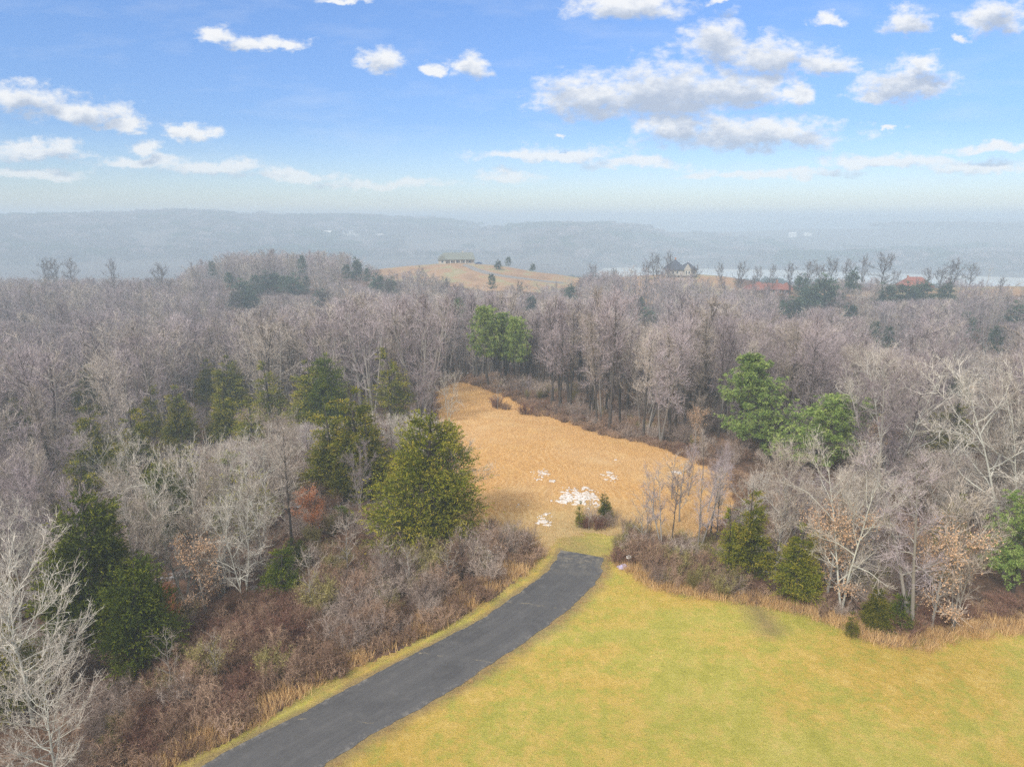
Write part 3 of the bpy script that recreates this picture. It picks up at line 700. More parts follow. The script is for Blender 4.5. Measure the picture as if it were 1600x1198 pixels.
hw('rust_leaf', 'bark_dark', 'twig', 'leaf_rust', seed=10, H=9, Rc=3.4, cb=.2, limbs=18, elev=(20, 55), nb=7, nt=7, ns=2, leaves=(7500, .95))
hw('snag', 'bark_pale', 'twig_pale', seed=12, H=15, Rc=3.2, cb=.5, limbs=7, elev=(30, 60), nb=3, nt=3, ns=0, tw=.05)
hw('sapling', 'bark', 'twig', seed=13, H=7, Rc=2.2, cb=.25, limbs=14, elev=(20, 60), nb=4, nt=5, ns=1, tw=.02, shape='round', trunk_r=.06)
LOOK = {'broad_a': 'broad grey tree', 'broad_b': 'pale forked tree', 'broad_c': 'three-stemmed grey tree', 'fan': 'fan-crowned mauve tree',
        'slim_a': 'slender grey tree', 'slim_b': 'dark-stemmed high-crowned tree', 'slim_c': 'twin-stemmed slender tree', 'tan_leaf': 'tan-leaved tree', 'sapling': 'thin bare sapling'}
FARK = []
for i, (tw, bk, kw) in enumerate([('twig_pink', 'bark', dict(H=16, Rc=4.4, cb=.3, limbs=18, shape='round')), ('twig_pink', 'bark_dark', dict(H=18, Rc=3.4, cb=.42, limbs=18, shape='tall')),
                                  ('twig', 'bark', dict(H=16, Rc=4.8, cb=.25, limbs=18, fork=2)), ('twig_pink', 'bark', dict(H=15, Rc=4.2, cb=.25, limbs=18, shape='fan', fork=3)), ('twig', 'bark_dark', dict(H=18, Rc=3.2, cb=.4, limbs=18, shape='round'))]):
    g, t_, l = hardwood(seed=30 + i, nb=6, nt=7, ns=1, tw=.05, trunk_r=.26, elev=(8, 58), **kw); k_ = 'far_%d' % i; PH[k_] = top_of(g, t_); joined(k_, [(g, bk), (t_, tw)]); FARK.append(k_)
LOOK.update({'far_0': 'round-crowned mauve bare tree', 'far_1': 'tall dark-stemmed bare tree', 'far_2': 'grey forked bare tree', 'far_3': 'bushy mauve bare tree', 'far_4': 'narrow grey bare tree'})
for i, kw in enumerate([dict(H=18, Rc=6.2, cb=.22, limbs=24, shape='round'), dict(H=19, Rc=6.2, cb=.34, limbs=22, shape='round', fork=2)]):
    g, t_, l = hardwood(seed=40 + i, nb=7, nt=11, ns=1, tw=.06, elev=(5, 55), trunk_r=.3, **kw); k_ = 'dark_%d' % i; PH[k_] = top_of(g, t_); joined(k_, [(g, 'bark_dark'), (t_, 'twig_dark')])
def ev(key, gc, bark, mt, H, far=False):
    PH[key] = float(np.vstack(gc[1].V)[:, 2].max())
    if far: joined(key, [(gc[0], bark), (gc[1], mt)])
    else: keep_proto(key, gc[0], gc[1], bark, mt)
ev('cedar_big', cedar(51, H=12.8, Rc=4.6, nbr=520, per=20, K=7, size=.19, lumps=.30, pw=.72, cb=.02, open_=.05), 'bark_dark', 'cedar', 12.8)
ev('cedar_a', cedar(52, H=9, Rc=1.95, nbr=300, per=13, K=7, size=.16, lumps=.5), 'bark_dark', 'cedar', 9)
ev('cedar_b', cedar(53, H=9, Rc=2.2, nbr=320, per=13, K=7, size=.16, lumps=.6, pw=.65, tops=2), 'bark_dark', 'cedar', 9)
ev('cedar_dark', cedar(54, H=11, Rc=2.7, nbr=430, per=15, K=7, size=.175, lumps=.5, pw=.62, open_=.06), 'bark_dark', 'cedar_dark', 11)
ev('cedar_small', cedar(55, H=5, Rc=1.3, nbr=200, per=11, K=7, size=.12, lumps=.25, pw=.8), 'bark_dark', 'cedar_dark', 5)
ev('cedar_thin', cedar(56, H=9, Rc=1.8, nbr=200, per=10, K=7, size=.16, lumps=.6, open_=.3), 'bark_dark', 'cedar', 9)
ev('pine_tall', pine(61, H=22, cb=.44, Rc=6.0, nbr=84, per=15, K=20, size=.6, pw=.42, gap=.08), 'bark_dark', 'pine', 22)
ev('pine_full', pine(62, H=16, cb=.2, Rc=4.6, nbr=125, per=16, K=22, size=.40, pw=.5, gap=.12), 'bark_dark', 'pine', 16)
ev('pine_loose', pine(63, H=15, cb=.22, Rc=4.8, nbr=105, per=15, K=22, size=.40, pw=.42, lean=.08, gap=.15), 'bark_dark', 'pine', 15)
ev('far_cedar', cedar(57, H=9, Rc=2.6, nbr=80, per=9, K=6, size=.5, lumps=.5), 'bark_dark', 'fir_blue', 9, True)
ev('far_pine', pine(64, H=16, cb=.35, Rc=4.0, nbr=50, per=9, K=12, size=.8, pw=.5), 'bark_dark', 'fir_blue', 16, True)
def sh(key, mt, H, **k): PH[key] = H; PROTO[key] = {'mesh': shrub(H=H, **k).mesh(key, M[mt])}
sh('shrub_brown', 'brush', 2.4, seed=71, Rc=1.7); sh('shrub_red', 'brush_red', 1.7, seed=72, Rc=1.6, stems=34, n=1100)
sh('shrub_grey', 'brush_grey', 3.0, seed=73, Rc=2.1, stems=24); sh('shrub_olive', 'brush_green', 2.2, seed=74, Rc=1.5, leaf=500); sh('shrub_low', 'brush', 1.1, seed=75, Rc=1.4, stems=30, n=800)
PH['straw'] = .9; PROTO['straw'] = {'mesh': tuft(81, .95, 46, .28, .03).mesh('straw', M['straw'])}
PH['straw_b'] = .7; PROTO['straw_b'] = {'mesh': tuft(82, .6, 40, .35, .03).mesh('straw_b', M['brush'])}
PH['blade'] = .1; PROTO['blade'] = {'mesh': tuft(83, .12, 30, .16, .018).mesh('grass_tuft', M['blade'])}
PH['stub'] = .2; PROTO['stub'] = {'mesh': tuft(84, .26, 22, .22, .024).mesh('stubble_tuft', M['straw'])}

COUNT = {}
def plant(name, key, base, H, label, cat, group=None, rz=None, wide=1.0, tilt=(0, 0)):
    s_ = H / PH[key]; pr = PROTO[key]; COUNT[name] = COUNT.get(name, 0) + 1
    o = bpy.data.objects.new(name, pr.get('mesh')); SC.collection.objects.link(o)
    o.location = (float(base[0]), float(base[1]), float(base[2])); o.scale = (s_ * wide, s_ * wide, s_)
    o.rotation_euler = (tilt[0], tilt[1], rng.uniform(0, 6.28) if rz is None else rz)
    o['label'] = label; o['category'] = cat
    if group: o['group'] = group
    if 'mesh' not in pr:
        for part, me in pr.items():
            c = bpy.data.objects.new(part, me); SC.collection.objects.link(c); c.parent = o
    qx, qb = project(float(base[0]), float(base[1]), float(base[2])); _, qt = project(float(base[0]), float(base[1]), float(base[2]) + H); rr4 = math.hypot(base[0], base[1])
    if key == 'pine_tall': HERO.append((qx, qt, qb, rr4, -.5 * FPX / rr4))
    elif name != 'shrub' and (name != 'bare_tree' or key in ('arching', 'rust_leaf', 'broad_a', 'broad_b', 'broad_c')): HERO.append((qx, qt, qb, rr4, {'cedar_tree': 2.4, 'pine_tree': 5.0, 'evergreen_tree': 3.0}.get(name, 1.0) * FPX / rr4 * H / 12))
    TAKEN.append((float(base[0]), float(base[1]), {'cedar_tree': 2.2, 'pine_tree': 2.0}.get(name, 1.5) * H / 12))
    return o
TAKEN = []; HERO = []

# cedars: (x, y of foot or None, y of top, height if the foot is hidden, kind, width factor, label)
CED = [
 (668, 858, 632, None, 'cedar_big', 1.0, 'largest cedar, a huge olive-green dome between the driveway brush and tan field'),
 (160, 1010, 772, None, 'cedar_dark', 1.2, 'tall dark green cedar with a ragged cone behind a lower twin'),
 (226, 1045, 868, None, 'cedar_dark', 1.05, 'lower dark cedar pressed against the right side of the tall dark cedar'),
 (14, 1125, 945, None, 'cedar_a', 1.2, 'olive cedar behind the pale arching tree at the left frame edge'),
 (436, 934, 855, None, 'cedar_small', 1.1, 'small bright green cedar alone above the reddish brambles'),
 (468, 890, 836, None, 'cedar_small', 1.3, 'low olive cedar bush just behind the small bright green cedar'),
 (531, 828, 786, None, 'cedar_small', 1.3, 'short green cedar beside the rust-leaved tree'),
 (511, None, 630, 9.0, 'cedar_a', 1.0, 'pointed olive cedar, left member of the cedar trio left of the largest cedar'),
 (551, None, 603, 10.5, 'cedar_a', 1.1, 'tallest, rearmost cedar of the trio left of the largest cedar'),
 (573, None, 648, 8.0, 'cedar_b', 1.0, 'yellow-green cedar nearest to the largest cedar in the trio'),
 (540, None, 668, 7.0, 'cedar_b', 1.1, 'bushy lower cedar filling the middle of the cedar trio'),
 (478, None, 560, 10.5, 'cedar_b', 1.25, 'dark bushy cedar of the pair standing high in the left wood'),
 (508, None, 551, 11.0, 'cedar_dark', .8, 'dark round-topped cedar with bare branches before it, right one of the high pair'),
 (352, None, 553, 11.0, 'cedar_b', 1.2, 'broad round-headed olive cedar behind the tangled grey crowns'),
 (319, None, 559, 10.0, 'cedar_a', .9, 'narrow cedar touching the left side of the broad round-headed cedar'),
 (415, None, 562, 10.0, 'cedar_thin', 1.0, 'thin bluish cedar half veiled by grey branches, between two big cedar groups'),
 (345, None, 606, 8.0, 'cedar_b', 1.2, 'yellowish low cedar directly below the broad round-headed cedar'),
 (385, None, 622, 7.0, 'cedar_thin', 1.3, 'sparse olive cedar mixed with pale twigs below the thin bluish cedar'),
 (130, None, 568, 11.0, 'cedar_a', .9, 'pointed grey-green cedar far back in the left wood'),
 (275, None, 600, 9.5, 'cedar_a', .9, 'slanting pointed green cedar left of the narrow cedar'),
 (233, None, 602, 9.0, 'cedar_thin', .9, 'faint slim cedar between the yellow-tipped cedar and the slanting one'),
 (137, None, 630, 10.0, 'cedar_a', 1.0, 'orange-tinged ragged cedar below the pointed grey-green cedar'),
 (201, None, 636, 10.0, 'cedar_a', 1.05, 'yellow-tipped cedar with a sharp point behind a white-twigged tree'),
 (120, None, 718, 8.0, 'cedar_b', 1.2, 'dull olive bushy cedar just behind the tall dark cedar'),
 (270, None, 692, 8.5, 'cedar_thin', 1.5, 'olive cedar seen through pale crooked limbs in mid wood'),
 (250, None, 722, 7.5, 'cedar_dark', .9, 'dark cedar low behind pale crooked limbs'),
 (365, None, 705, 7.5, 'cedar_thin', 1.5, 'sparse green cedar behind bare twigs, above the small bright cedar'),
 (20, None, 618, 9.0, 'cedar_thin', 1.1, 'dull grey-green cedar near the left frame edge, far back'),
 (605, None, 540, 11.0, 'cedar_thin', 1.0, 'brownish slim cedar behind the largest cedar, nearer the wood'),
 (1165, 912, 763, None, 'cedar_a', .98, 'dense dark-green columnar cedar at the lawn edge'),
 (1136, 908, 792, None, 'cedar_thin', .8, 'thin yellowish cedar hugging the columnar cedar on its left'),
 (1243, 942, 812, None, 'cedar_a', 1.05, 'yellowish conical cedar at the lawn edge, right of the columnar one'),
 (1362, 980, 905, None, 'cedar_b', 1.2, 'low wide olive cedar under bare branches by the lawn bend'),
 (1398, 985, 926, None, 'cedar_small', 1.2, 'small yellow-green cedar bush at the lawn bend'),
 (948, 813, 770, None, 'cedar_small', .85, 'small dark conical cedar in the island of brush by the snow'),
 (906, 824, 782, None, 'cedar_thin', .8, 'small sparse cedar left of the conical one in the brush island'),
 (977, 862, 833, None, 'cedar_small', 1.0, 'little green cedar at the corner of brush past the driveway end'),
 (1498, None, 768, 5.0, 'cedar_thin', .9, 'dark slim cedar hidden among grey twigs in the right wood'),
 (1490, None, 626, 7.5, 'cedar_thin', 1.4, 'brown-olive cedar below the small tan clearing'),
 (1470, None, 644, 6.0, 'cedar_thin', 1.2, 'dim cedar left of the brown-olive one below the clearing'),
 (1330, 995, 955, None, 'cedar_thin', 1.1, 'scrubby half-bare cedar between lawn bend and conical cedar'),
]
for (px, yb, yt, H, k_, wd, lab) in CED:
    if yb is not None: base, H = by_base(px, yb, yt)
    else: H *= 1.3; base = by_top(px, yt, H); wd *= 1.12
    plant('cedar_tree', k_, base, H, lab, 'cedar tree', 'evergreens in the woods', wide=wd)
PIN = [
 (763, 606, 474, None, 'pine_tall', 1.0, 'left pine of the tall trio at the far field edge'),
 (788, 605, 487, None, 'pine_tall', 1.1, 'middle pine of the tall trio at the far field edge, with the lowest crown'),
 (811, 609, 492, None, 'pine_tall', .95, 'right pine of the tall trio at the far field edge'),
 (1190, 716, 552, None, 'pine_full', 1.35, 'tall full pine right of the tan field, the left one of two'),
 (1250, 735, 600, None, 'pine_loose', 1.6, 'shorter spreading yellow-green pine beside the tall full pine'),
 (1582, 925, 722, None, 'pine_full', 1.15, 'large bright pine cut off by the right frame edge'),
 (718, None, 464, 17, 'pine_tall', .8, 'small green pine top rising above grey woods left of the tall trio'),
]
for (px, yb, yt, H, k_, wd, lab) in PIN:
    if yb is not None: base, H = by_base(px, yb, yt)
    else: base = by_top(px, yt, H, lo=180)
    plant('pine_tree', k_, base, H, lab, 'pine tree', 'pines', wide=wd)
# evergreens far off: (x, y top, height, kind, min distance, width, label)
FEV = [(470,398,15,'far_pine',380,.9,'dark round evergreen on top of the wooded knoll'),(555,398,15,'far_cedar',380,.7,'pointed evergreen at the end of the wooded knoll'),(541,412,12,'far_pine',360,1.1,'dark evergreen under the pointed one, knoll end'),
 (572,418,11,'far_pine',340,1.0,'dark evergreen at the edge of the ridge pasture, first of two'),(588,424,11,'far_cedar',340,1.2,'dark evergreen at the edge of the ridge pasture, second of two'),(612,430,11,'far_cedar',330,1.1,'small dark evergreen below the ridge pasture'),
 (330,398,13,'far_pine',380,.9,'evergreen at the near shoulder of the wooded knoll'),(358,424,12,'far_pine',360,1.1,'bluish evergreen low on the knoll face, first from its shoulder'),(376,432,12,'far_cedar',350,1.5,'bluish evergreen low on the knoll face, second from its shoulder'),(398,428,13,'far_pine',350,1.1,'bluish evergreen low on the knoll face, third from its shoulder'),
 (418,420,13,'far_cedar',350,1.6,'bluish evergreen mid knoll, broadest of its row'),(440,430,12,'far_pine',350,1.1,'bluish evergreen below the dark round evergreen of the knoll'),(458,424,12,'far_cedar',350,1.4,'bluish conical evergreen below the dark round evergreen of the knoll'),(476,430,12,'far_pine',345,1,'bluish evergreen at the foot of the knoll'),
 (388,448,12,'far_cedar',320,1.5,'bluish evergreen in front of the knoll, nearest to the camera'),(368,452,11,'far_cedar',320,1.3,'bluish evergreen in front of the knoll, beside its nearest one'),(502,448,11,'far_cedar',330,1.3,'bluish evergreen between the knoll and the tall bare trees'),
 (769,427,12,'far_pine',330,1.0,'solitary rounded pine standing below the ridge pasture'),(794,401,9,'far_pine',450,1.3,'spreading pine on the ridge top beside the grey-roofed house'),(778,404,7,'far_cedar',450,1.0,'narrow conifer on the ridge top beside the spreading pine'),(832,406,6,'far_cedar',450,.9,'lone small conifer on the ridge pasture'),
 (892,440,11,'far_cedar',340,1.0,'slim grey-green evergreen in front of the ridge meadow'),(1010,478,11,'far_cedar',260,1.9,'pale bushy evergreen in the wood below the dark-roofed house, lower one'),(1000,462,11,'far_pine',300,1.2,'pale bushy evergreen in the wood below the dark-roofed house, upper one'),
 (828,455,12,'far_cedar',310,.8,'thin dark evergreen standing in mid wood right of the solitary pine'),
 (1292,424,17,'far_cedar',300,1.35,'large dark cedar in front of the ridge-top trees, biggest one'),(1270,440,13,'far_cedar',300,1.4,'dark evergreen at the left foot of the largest ridge cedar'),(1240,460,11,'far_cedar',290,1.4,'dark evergreen left of the largest ridge cedar, low in the wood'),(1225,468,10,'far_pine',290,1.0,'dull evergreen low in the wood below the first red roof'),
 (1384,438,12,'far_cedar',330,1.3,'dark conical cedar under the big rounded ridge tree'),(1420,436,12,'far_cedar',330,1.5,'dark cedar left of the pair below the second red roof'),(1447,434,12,'far_cedar',330,1.4,'dark cedar right of the pair below the second red roof'),(1483,438,11,'far_cedar',330,1.2,'dull cedar among bare trees on the right ridge'),
 (1328,470,9,'far_cedar',280,1.2,'small green cedar ball in mid wood under the ridge'),(1366,500,12,'far_pine',200,1.1,'green pine crown in the middle of the right wood, left of two'),(1392,508,12,'far_pine',200,.9,'green pine crown in the middle of the right wood, right of two'),
 (1515,486,15,'far_pine',230,1.1,'tall open evergreen far in the right wood'),(1560,508,13,'far_pine',220,1.2,'greenish evergreen near the right frame edge'),(1590,466,12,'far_cedar',260,1.4,'dark evergreen touching the right frame edge'),(1500,584,8,'far_cedar',150,1.1,'small dark evergreen under the tall open evergreen'),
 (1256,424,13,'far_cedar',340,.9,'slender conifer among ridge trees between the red roofs'),(1337,414,15,'far_cedar',330,.8,'tall thin conifer in the ridge tree row')]
for (px, yt, H, k_, lo, wd, lab) in FEV:
    plant('evergreen_tree', k_, by_top(px, yt, H, lo=lo), H, lab, 'evergreen tree', 'evergreens far off', wide=wd)

# single bare trees one can tell apart: (x, y foot or None, y top, height, kind, width, label)
HW = [
 (248, 975, 775, None, 'broad_c', .9, 'grey many-stemmed tree directly right of the lower dark cedar'),
 (322, 955, 775, None, 'tan_leaf', .95, 'tree with tan leaves clinging low, before the tangled pale tree'),
 (382, 945, 762, None, 'broad_b', .75, 'pale crooked tree just left of the small bright cedar'),
 (412, 918, 742, None, 'broad_a', .8, 'fine-twigged grey tree behind the small bright cedar'),
 (350, 925, 690, None, 'broad_b', .7, 'pale forked tree standing behind the dense grey-brown one'),
 (212, 930, 722, None, 'broad_a', .8, 'grey tree rising behind the lower dark cedar'),
 (88, 985, 840, None, 'broad_c', .8, 'grey tree between the arching tree and the tall dark cedar'),
 (40, 930, 715, None, 'fan', .9, 'mauve-grey fan tree over the pale tangled tree at the left frame edge'),
 (488, 962, 846, None, 'sapling', .8, 'white-stemmed thin sapling among the brambles right of the small bright cedar'),
 (600, 925, 838, None, 'sapling', .9, 'thin sapling in the brush left of the largest cedar foot'),
 (545, 905, 800, None, 'sapling', 1.1, 'slender sapling between rust-leaved tree and the driveway brush'),
 (640, 930, 850, None, 'sapling', 1.0, 'bare sapling against the lower left of the largest cedar'),
 (700, 925, 848, None, 'sapling', 1.1, 'bare sapling against the lower right of the largest cedar'),
 (340, 1075, 985, None, 'sapling', .8, 'pale dead-looking sapling in the lower driveway brush'),
 (270, 1085, 975, None, 'sapling', .9, 'leafless sapling below the lower dark cedar'),
 (1178, None, 430, 13, 'dark_1', .75, 'bare tree crossing the left end of the first red roof'),
 (1204, None, 432, 12, 'dark_1', .7, 'bare tree crossing the middle of the first red roof'),
 (1436, None, 434, 11, 'dark_1', .75, 'bare tree crossing the second red roof'),
 (1052, None, 424, 14, 'dark_1', .7, 'thin bare tree crossing the dark-roofed house front'),
 (1186, None, 416, 15, 'dark_0', .8, 'bushy dark bare tree between the water and the first red roof'),
 (1238, None, 410, 17, 'dark_1', 1.0, 'dark forked bare tree at the right end of the first red roof'),
 (1284, None, 412, 16, 'dark_0', .9, 'dark rounded bare tree behind the largest ridge cedar'),
 (1322, None, 404, 18, 'dark_0', .9, 'dark rounded bare tree in the ridge row between thin conifer and full bare tree'),
 (1403, None, 422, 14, 'dark_0', .8, 'low dark bare tree left of the second red roof'),
 (1472, None, 416, 15, 'dark_0', 1.1, 'wide bare tree just right of the second red roof'),
 (1568, None, 432, 11, 'dark_1', .9, 'small dark bare tree in the right ridge meadow'),
 (1225, None, 452, 13, 'dark_0', .9, 'dark bare tree below the first red roof'),
 (1082, None, 414, 17, 'dark_1', 1.0, 'dark bare tree right of the dark-roofed house, sloping side'),
 (1100, None, 436, 15, 'dark_0', .8, 'bushy bare tree on the slope below the dark-roofed house'),
 (1060, None, 440, 14, 'dark_1', .9, 'forked bare tree on the slope straight under the dark-roofed house'),
 (440, None, 452, 20, 'dark_1', .9, 'dark upright bare tree in front of the wooded knoll'),
 (700, None, 432, 19, 'dark_1', .8, 'dark upright bare tree in front of the ridge drive'),
 (815, None, 438, 18, 'dark_1', 1.0, 'pair-stemmed dark tree below the ridge pasture, right of the solitary pine'),
 (880, None, 470, 20, 'dark_1', .8, 'dark tall tree over the far side of the tan field'),
 (920, None, 478, 20, 'dark_1', .75, 'second dark tall tree over the far side of the tan field'),
 (1005, None, 492, 19, 'dark_1', .7, 'dark tall tree above the right flank of the tan field'),
 (1345, None, 486, 18, 'dark_1', .8, 'dark bare tree beside the mid-wood green pine crowns'),
 (1470, None, 480, 19, 'dark_1', .8, 'dark bare tree left of the tall open evergreen'),
 (360, None, 448, 20, 'dark_1', .8, 'dark bare tree between the slim dark tree and the knoll evergreens'),
 (52, 1130, 815, None, 'arching', 1.05, 'pale tree with long arching bare limbs, nearest tree at the lower left'),
 (95, 1230, 1010, None, 'arching', 1.2, 'second pale arching tree, at the lower left corner below the olive cedar'),
 (30, 1010, 790, None, 'broad_b', .8, 'pale tangled bare tree behind the arching one at the left frame edge'),
 (175, None, 668, 12, 'broad_b', .95, 'white-twigged bare tree with upright fan of branches above the tall dark cedar'),
 (100, None, 745, 12, 'fan', .9, 'mauve-tipped bare tree left of the tall dark cedar'),
 (292, 950, 700, None, 'broad_b', .85, 'big tangled bare tree with crooked pale limbs right of the tall dark cedar'),
 (345, 935, 720, None, 'broad_c', .85, 'dense grey-brown bare tree between tangled pale tree and small bright cedar'),
 (430, None, 640, 13, 'broad_a', .85, 'grey bare tree left of the cedar trio'),
 (392, None, 668, 13, 'broad_b', .9, 'pale bare tree with knotty limbs in mid left wood'),
 (458, 880, 672, None, 'slim_a', 1.0, 'dark-trunked slender tree left of the rust-leaved tree'),
 (490, 838, 757, None, 'rust_leaf', .95, 'small tree still holding rust-orange leaves'),
 (272, 985, 905, None, 'rust_leaf', .5, 'low tree with few orange leaves at the foot of the dark cedars'),
 (562, 795, 690, None, 'fan', .75, 'silver-grey slender-stemmed tree under the cedar trio'),
 (655, None, 558, 12, 'fan', 1.1, 'round pale pinkish tree at the head of the tan field'),
 (702, 660, 580, None, 'broad_b', .7, 'pale open tree at the left tip of the tan field'),
 (65, None, 394, 22, 'dark_1', 0.91, 'tall bare tree breaking the skyline far left, first of its cluster'),
 (83, None, 398, 22, 'dark_1', 1.10, 'tall bare tree breaking the skyline far left, second of its cluster'),
 (103, None, 396, 22, 'dark_1', 0.84, 'tall bare tree breaking the skyline far left, third of its cluster'),
 (172, None, 404, 21, 'dark_1', 0.70, 'single slim skyline tree between the skyline cluster and the vase-shaped tree'),
 (252, None, 411, 22, 'dark_1', 1.10, 'vase-shaped dark bare tree standing above the left wood'),
 (305, None, 422, 20, 'dark_1', 0.63, 'slim dark tree right of the vase-shaped tree'),
 (601, None, 432, 22, 'dark_1', 0.94, 'darkest tall bare tree in mid wood below the ridge pasture'),
 (541, None, 440, 21, 'dark_1', 1.32, 'spreading dark bare tree left of the darkest tall one'),
 (508, None, 448, 21, 'dark_0', 1.10, 'rounded bare tree standing behind the high cedar pair'),
 (628, None, 440, 21, 'dark_1', 0.77, 'slim dark tree right of the darkest tall one'),
 (662, None, 415, 20, 'dark_1', 0.63, 'tall thin tree seen against the ridge pasture'),
 (182, None, 555, 15, 'snag', .9, 'white-barked leaning bare tree in the left wood'),
 (1380, None, 394, 21, 'dark_0', 1.30, 'big rounded bare tree on the ridge, broadest of the skyline row'),
 (1300, None, 402, 19, 'dark_0', 0.95, 'full bare tree on the ridge row left of the thin conifer'),
 (1350, None, 398, 20, 'dark_1', 0.70, 'slim bare tree on the ridge touching the big rounded one'),
 (1262, None, 406, 18, 'dark_1', 1.21, 'bare tree on the ridge nearest to the first red roof'),
 (1490, None, 404, 20, 'dark_1', 1.21, 'open bare tree on the ridge right of the second red roof, first'),
 (1517, None, 410, 19, 'dark_1', 1.10, 'open bare tree on the ridge right of the second red roof, second'),
 (1545, None, 414, 17, 'snag', 1.2, 'spindly tree with dark bird-like clumps near the right ridge end'),
 (1155, None, 408, 20, 'dark_1', 0.84, 'bare tree in front of the water, left of the first red roof'),
 (1130, None, 410, 19, 'dark_1', 0.63, 'thin bare tree in front of the water by the dark-roofed house'),
 (1212, None, 412, 17, 'dark_1', 0.56, 'bare tree rising before the first red roof'),
 (1455, None, 418, 15, 'dark_0', 0.85, 'rounded bare tree beside the second red roof'),
 (1030, None, 395, 22, 'dark_1', 1.10, 'tall upright bare tree left of the dark-roofed house'),
 (1045, None, 392, 22, 'dark_1', 0.70, 'tallest bare tree touching the dark-roofed house'),
 (1012, None, 408, 17, 'dark_0', 0.95, 'round bare tree on the slope left of the dark-roofed house'),
 (925, None, 412, 15, 'dark_0', 1.04, 'round bare tree on the ridge line between the pastures'),
 (962, None, 418, 13, 'dark_0', 0.95, 'second round bare tree on the ridge line, nearer the dark-roofed house'),
 (1034, 862, 728, None, 'slim_c', .95, 'forked dark-stemmed tree in front of the tan field'),
 (1048, 858, 738, None, 'slim_b', .85, 'dark-stemmed tree beside the forked one before the tan field'),
 (1090, 870, 715, None, 'slim_c', 1.0, 'bare tree with two thin trunks left of the columnar cedar'),
 (1118, 862, 735, None, 'slim_a', .8, 'thin grey tree just left of the columnar cedar'),
 (1002, 862, 762, None, 'sapling', .9, 'pale sapling at the corner of brush past the driveway end'),
 (920, 828, 768, None, 'sapling', .6, 'pale sapling between the two island cedars'),
 (1230, None, 690, 13, 'broad_a', .8, 'pale grey bare tree under the spreading pine'),
 (1315, 955, 690, None, 'broad_b', .82, 'biggest wide-crowned pale tree right of the conical cedar'),
 (1290, 940, 720, None, 'tan_leaf', 1.0, 'tan-leaved tree touching the conical cedar'),
 (1425, 985, 690, None, 'slim_c', 1.2, 'tall greenish-trunked bare tree above the lawn bend'),
 (1455, 980, 742, None, 'tan_leaf', .9, 'pink-tan leaved tree right of the greenish-trunked one'),
 (1488, 985, 775, None, 'broad_c', .8, 'grey many-stemmed tree left of the large bright pine'),
 (1085, 700, 610, None, 'tan_leaf', .75, 'small tan-leaved tree at the right edge of the tan field'),
 (937, 655, 590, None, 'tan_leaf', .6, 'low tan-leaved tree at the foot of the field-edge trunks'),
 (1012, 845, 760, None, 'slim_c', .7, 'thin twin-stemmed tree first along the brush margin before the field'),
 (1062, 815, 715, None, 'sapling', 1.6, 'airy bare sapling standing inside the right field margin, lower'),
 (1075, 775, 690, None, 'fan', .7, 'small fan-crowned tree inside the right field margin'),
 (1105, 800, 700, None, 'slim_c', .9, 'thin mauve tree inside the right field margin near the columnar cedar'),
 (1128, 770, 690, None, 'fan', .7, 'fan-crowned tree at the right end of the tan field'),
 (1098, 750, 672, None, 'slim_a', .9, 'thin grey tree at the upper right field corner'),
 (1050, 780, 705, None, 'sapling', 1.5, 'airy bare sapling standing inside the right field margin, upper'),
 (1020, 800, 735, None, 'sapling', 1.4, 'airy sapling in the field nearest to the forked dark tree'),
 (778, 640, 585, None, 'sapling', 1.1, 'thin sapling rising from the brush clump in the tan field'),
]
for (px, yb, yt, H, k_, wd, lab) in HW:
    if yb is not None: base, H = by_base(px, yb, yt)
    else: base = by_top(px, yt, H, lo=(335 if yt < 442 and px > 900 else 230) if yt < 456 else 150 if k_[:4] == 'dark' else (60 if px < 330 else 40))
    plant('bare_tree', k_, base, H, lab, 'bare tree', wide=wd)

# the rest of the wood: jittered grid, nearest trees as objects of their own, the rest as one mass
def zone(px, py, r, key):
    side = ('by the left frame edge' if px < 90 else 'left of the tall dark cedar' if px < 150 else 'around the tall dark cedar' if px < 260 else 'behind the small bright cedar' if px < 450 else 'around the cedar trio' if px < 590 else
            'behind the largest cedar' if px < 715 else 'around the tall pine trio' if px < 835 else 'above the middle of the tan field' if px < 960 else 'along the right flank of the tan field' if px < 1130 else
            'around the tall full pine' if px < 1225 else 'around the spreading pine' if px < 1330 else 'above the lawn bend' if px < 1460 else 'left of the large bright pine' if px < 1560 else 'by the right frame edge')
    band = 'front row' if r < 62 else 'second rows' if r < 80 else 'inner wood' if r < 100 else 'deep wood' if r < 130 else 'far wood'
    return LOOK[key], side, band
cand = []
for (r0, r1, sp) in ((30, 110, 4.3), (110, 230, 4.9), (230, 650, 6.6)):
    xs = np.arange(-560, 560, sp); ys = np.arange(6, 660, sp)
    Xg, Yg = np.meshgrid(xs, ys); Xg = Xg + rng.uniform(-.48, .48, Xg.shape) * sp; Yg = Yg + rng.uniform(-.48, .48, Xg.shape) * sp
    x, y = Xg.ravel(), Yg.ravel(); r = np.hypot(x, y); az = np.degrees(np.arctan2(x, y))
    k = (r >= r0) & (r < r1) & (abs(az) < 43); x, y = x[k], y[k]
    for pl in NO_TREES: q = ~in_poly(pl, x, y); x, y = x[q], y[q]
    cand.append(np.stack([x, y], 1))
cand = np.vstack(cand)
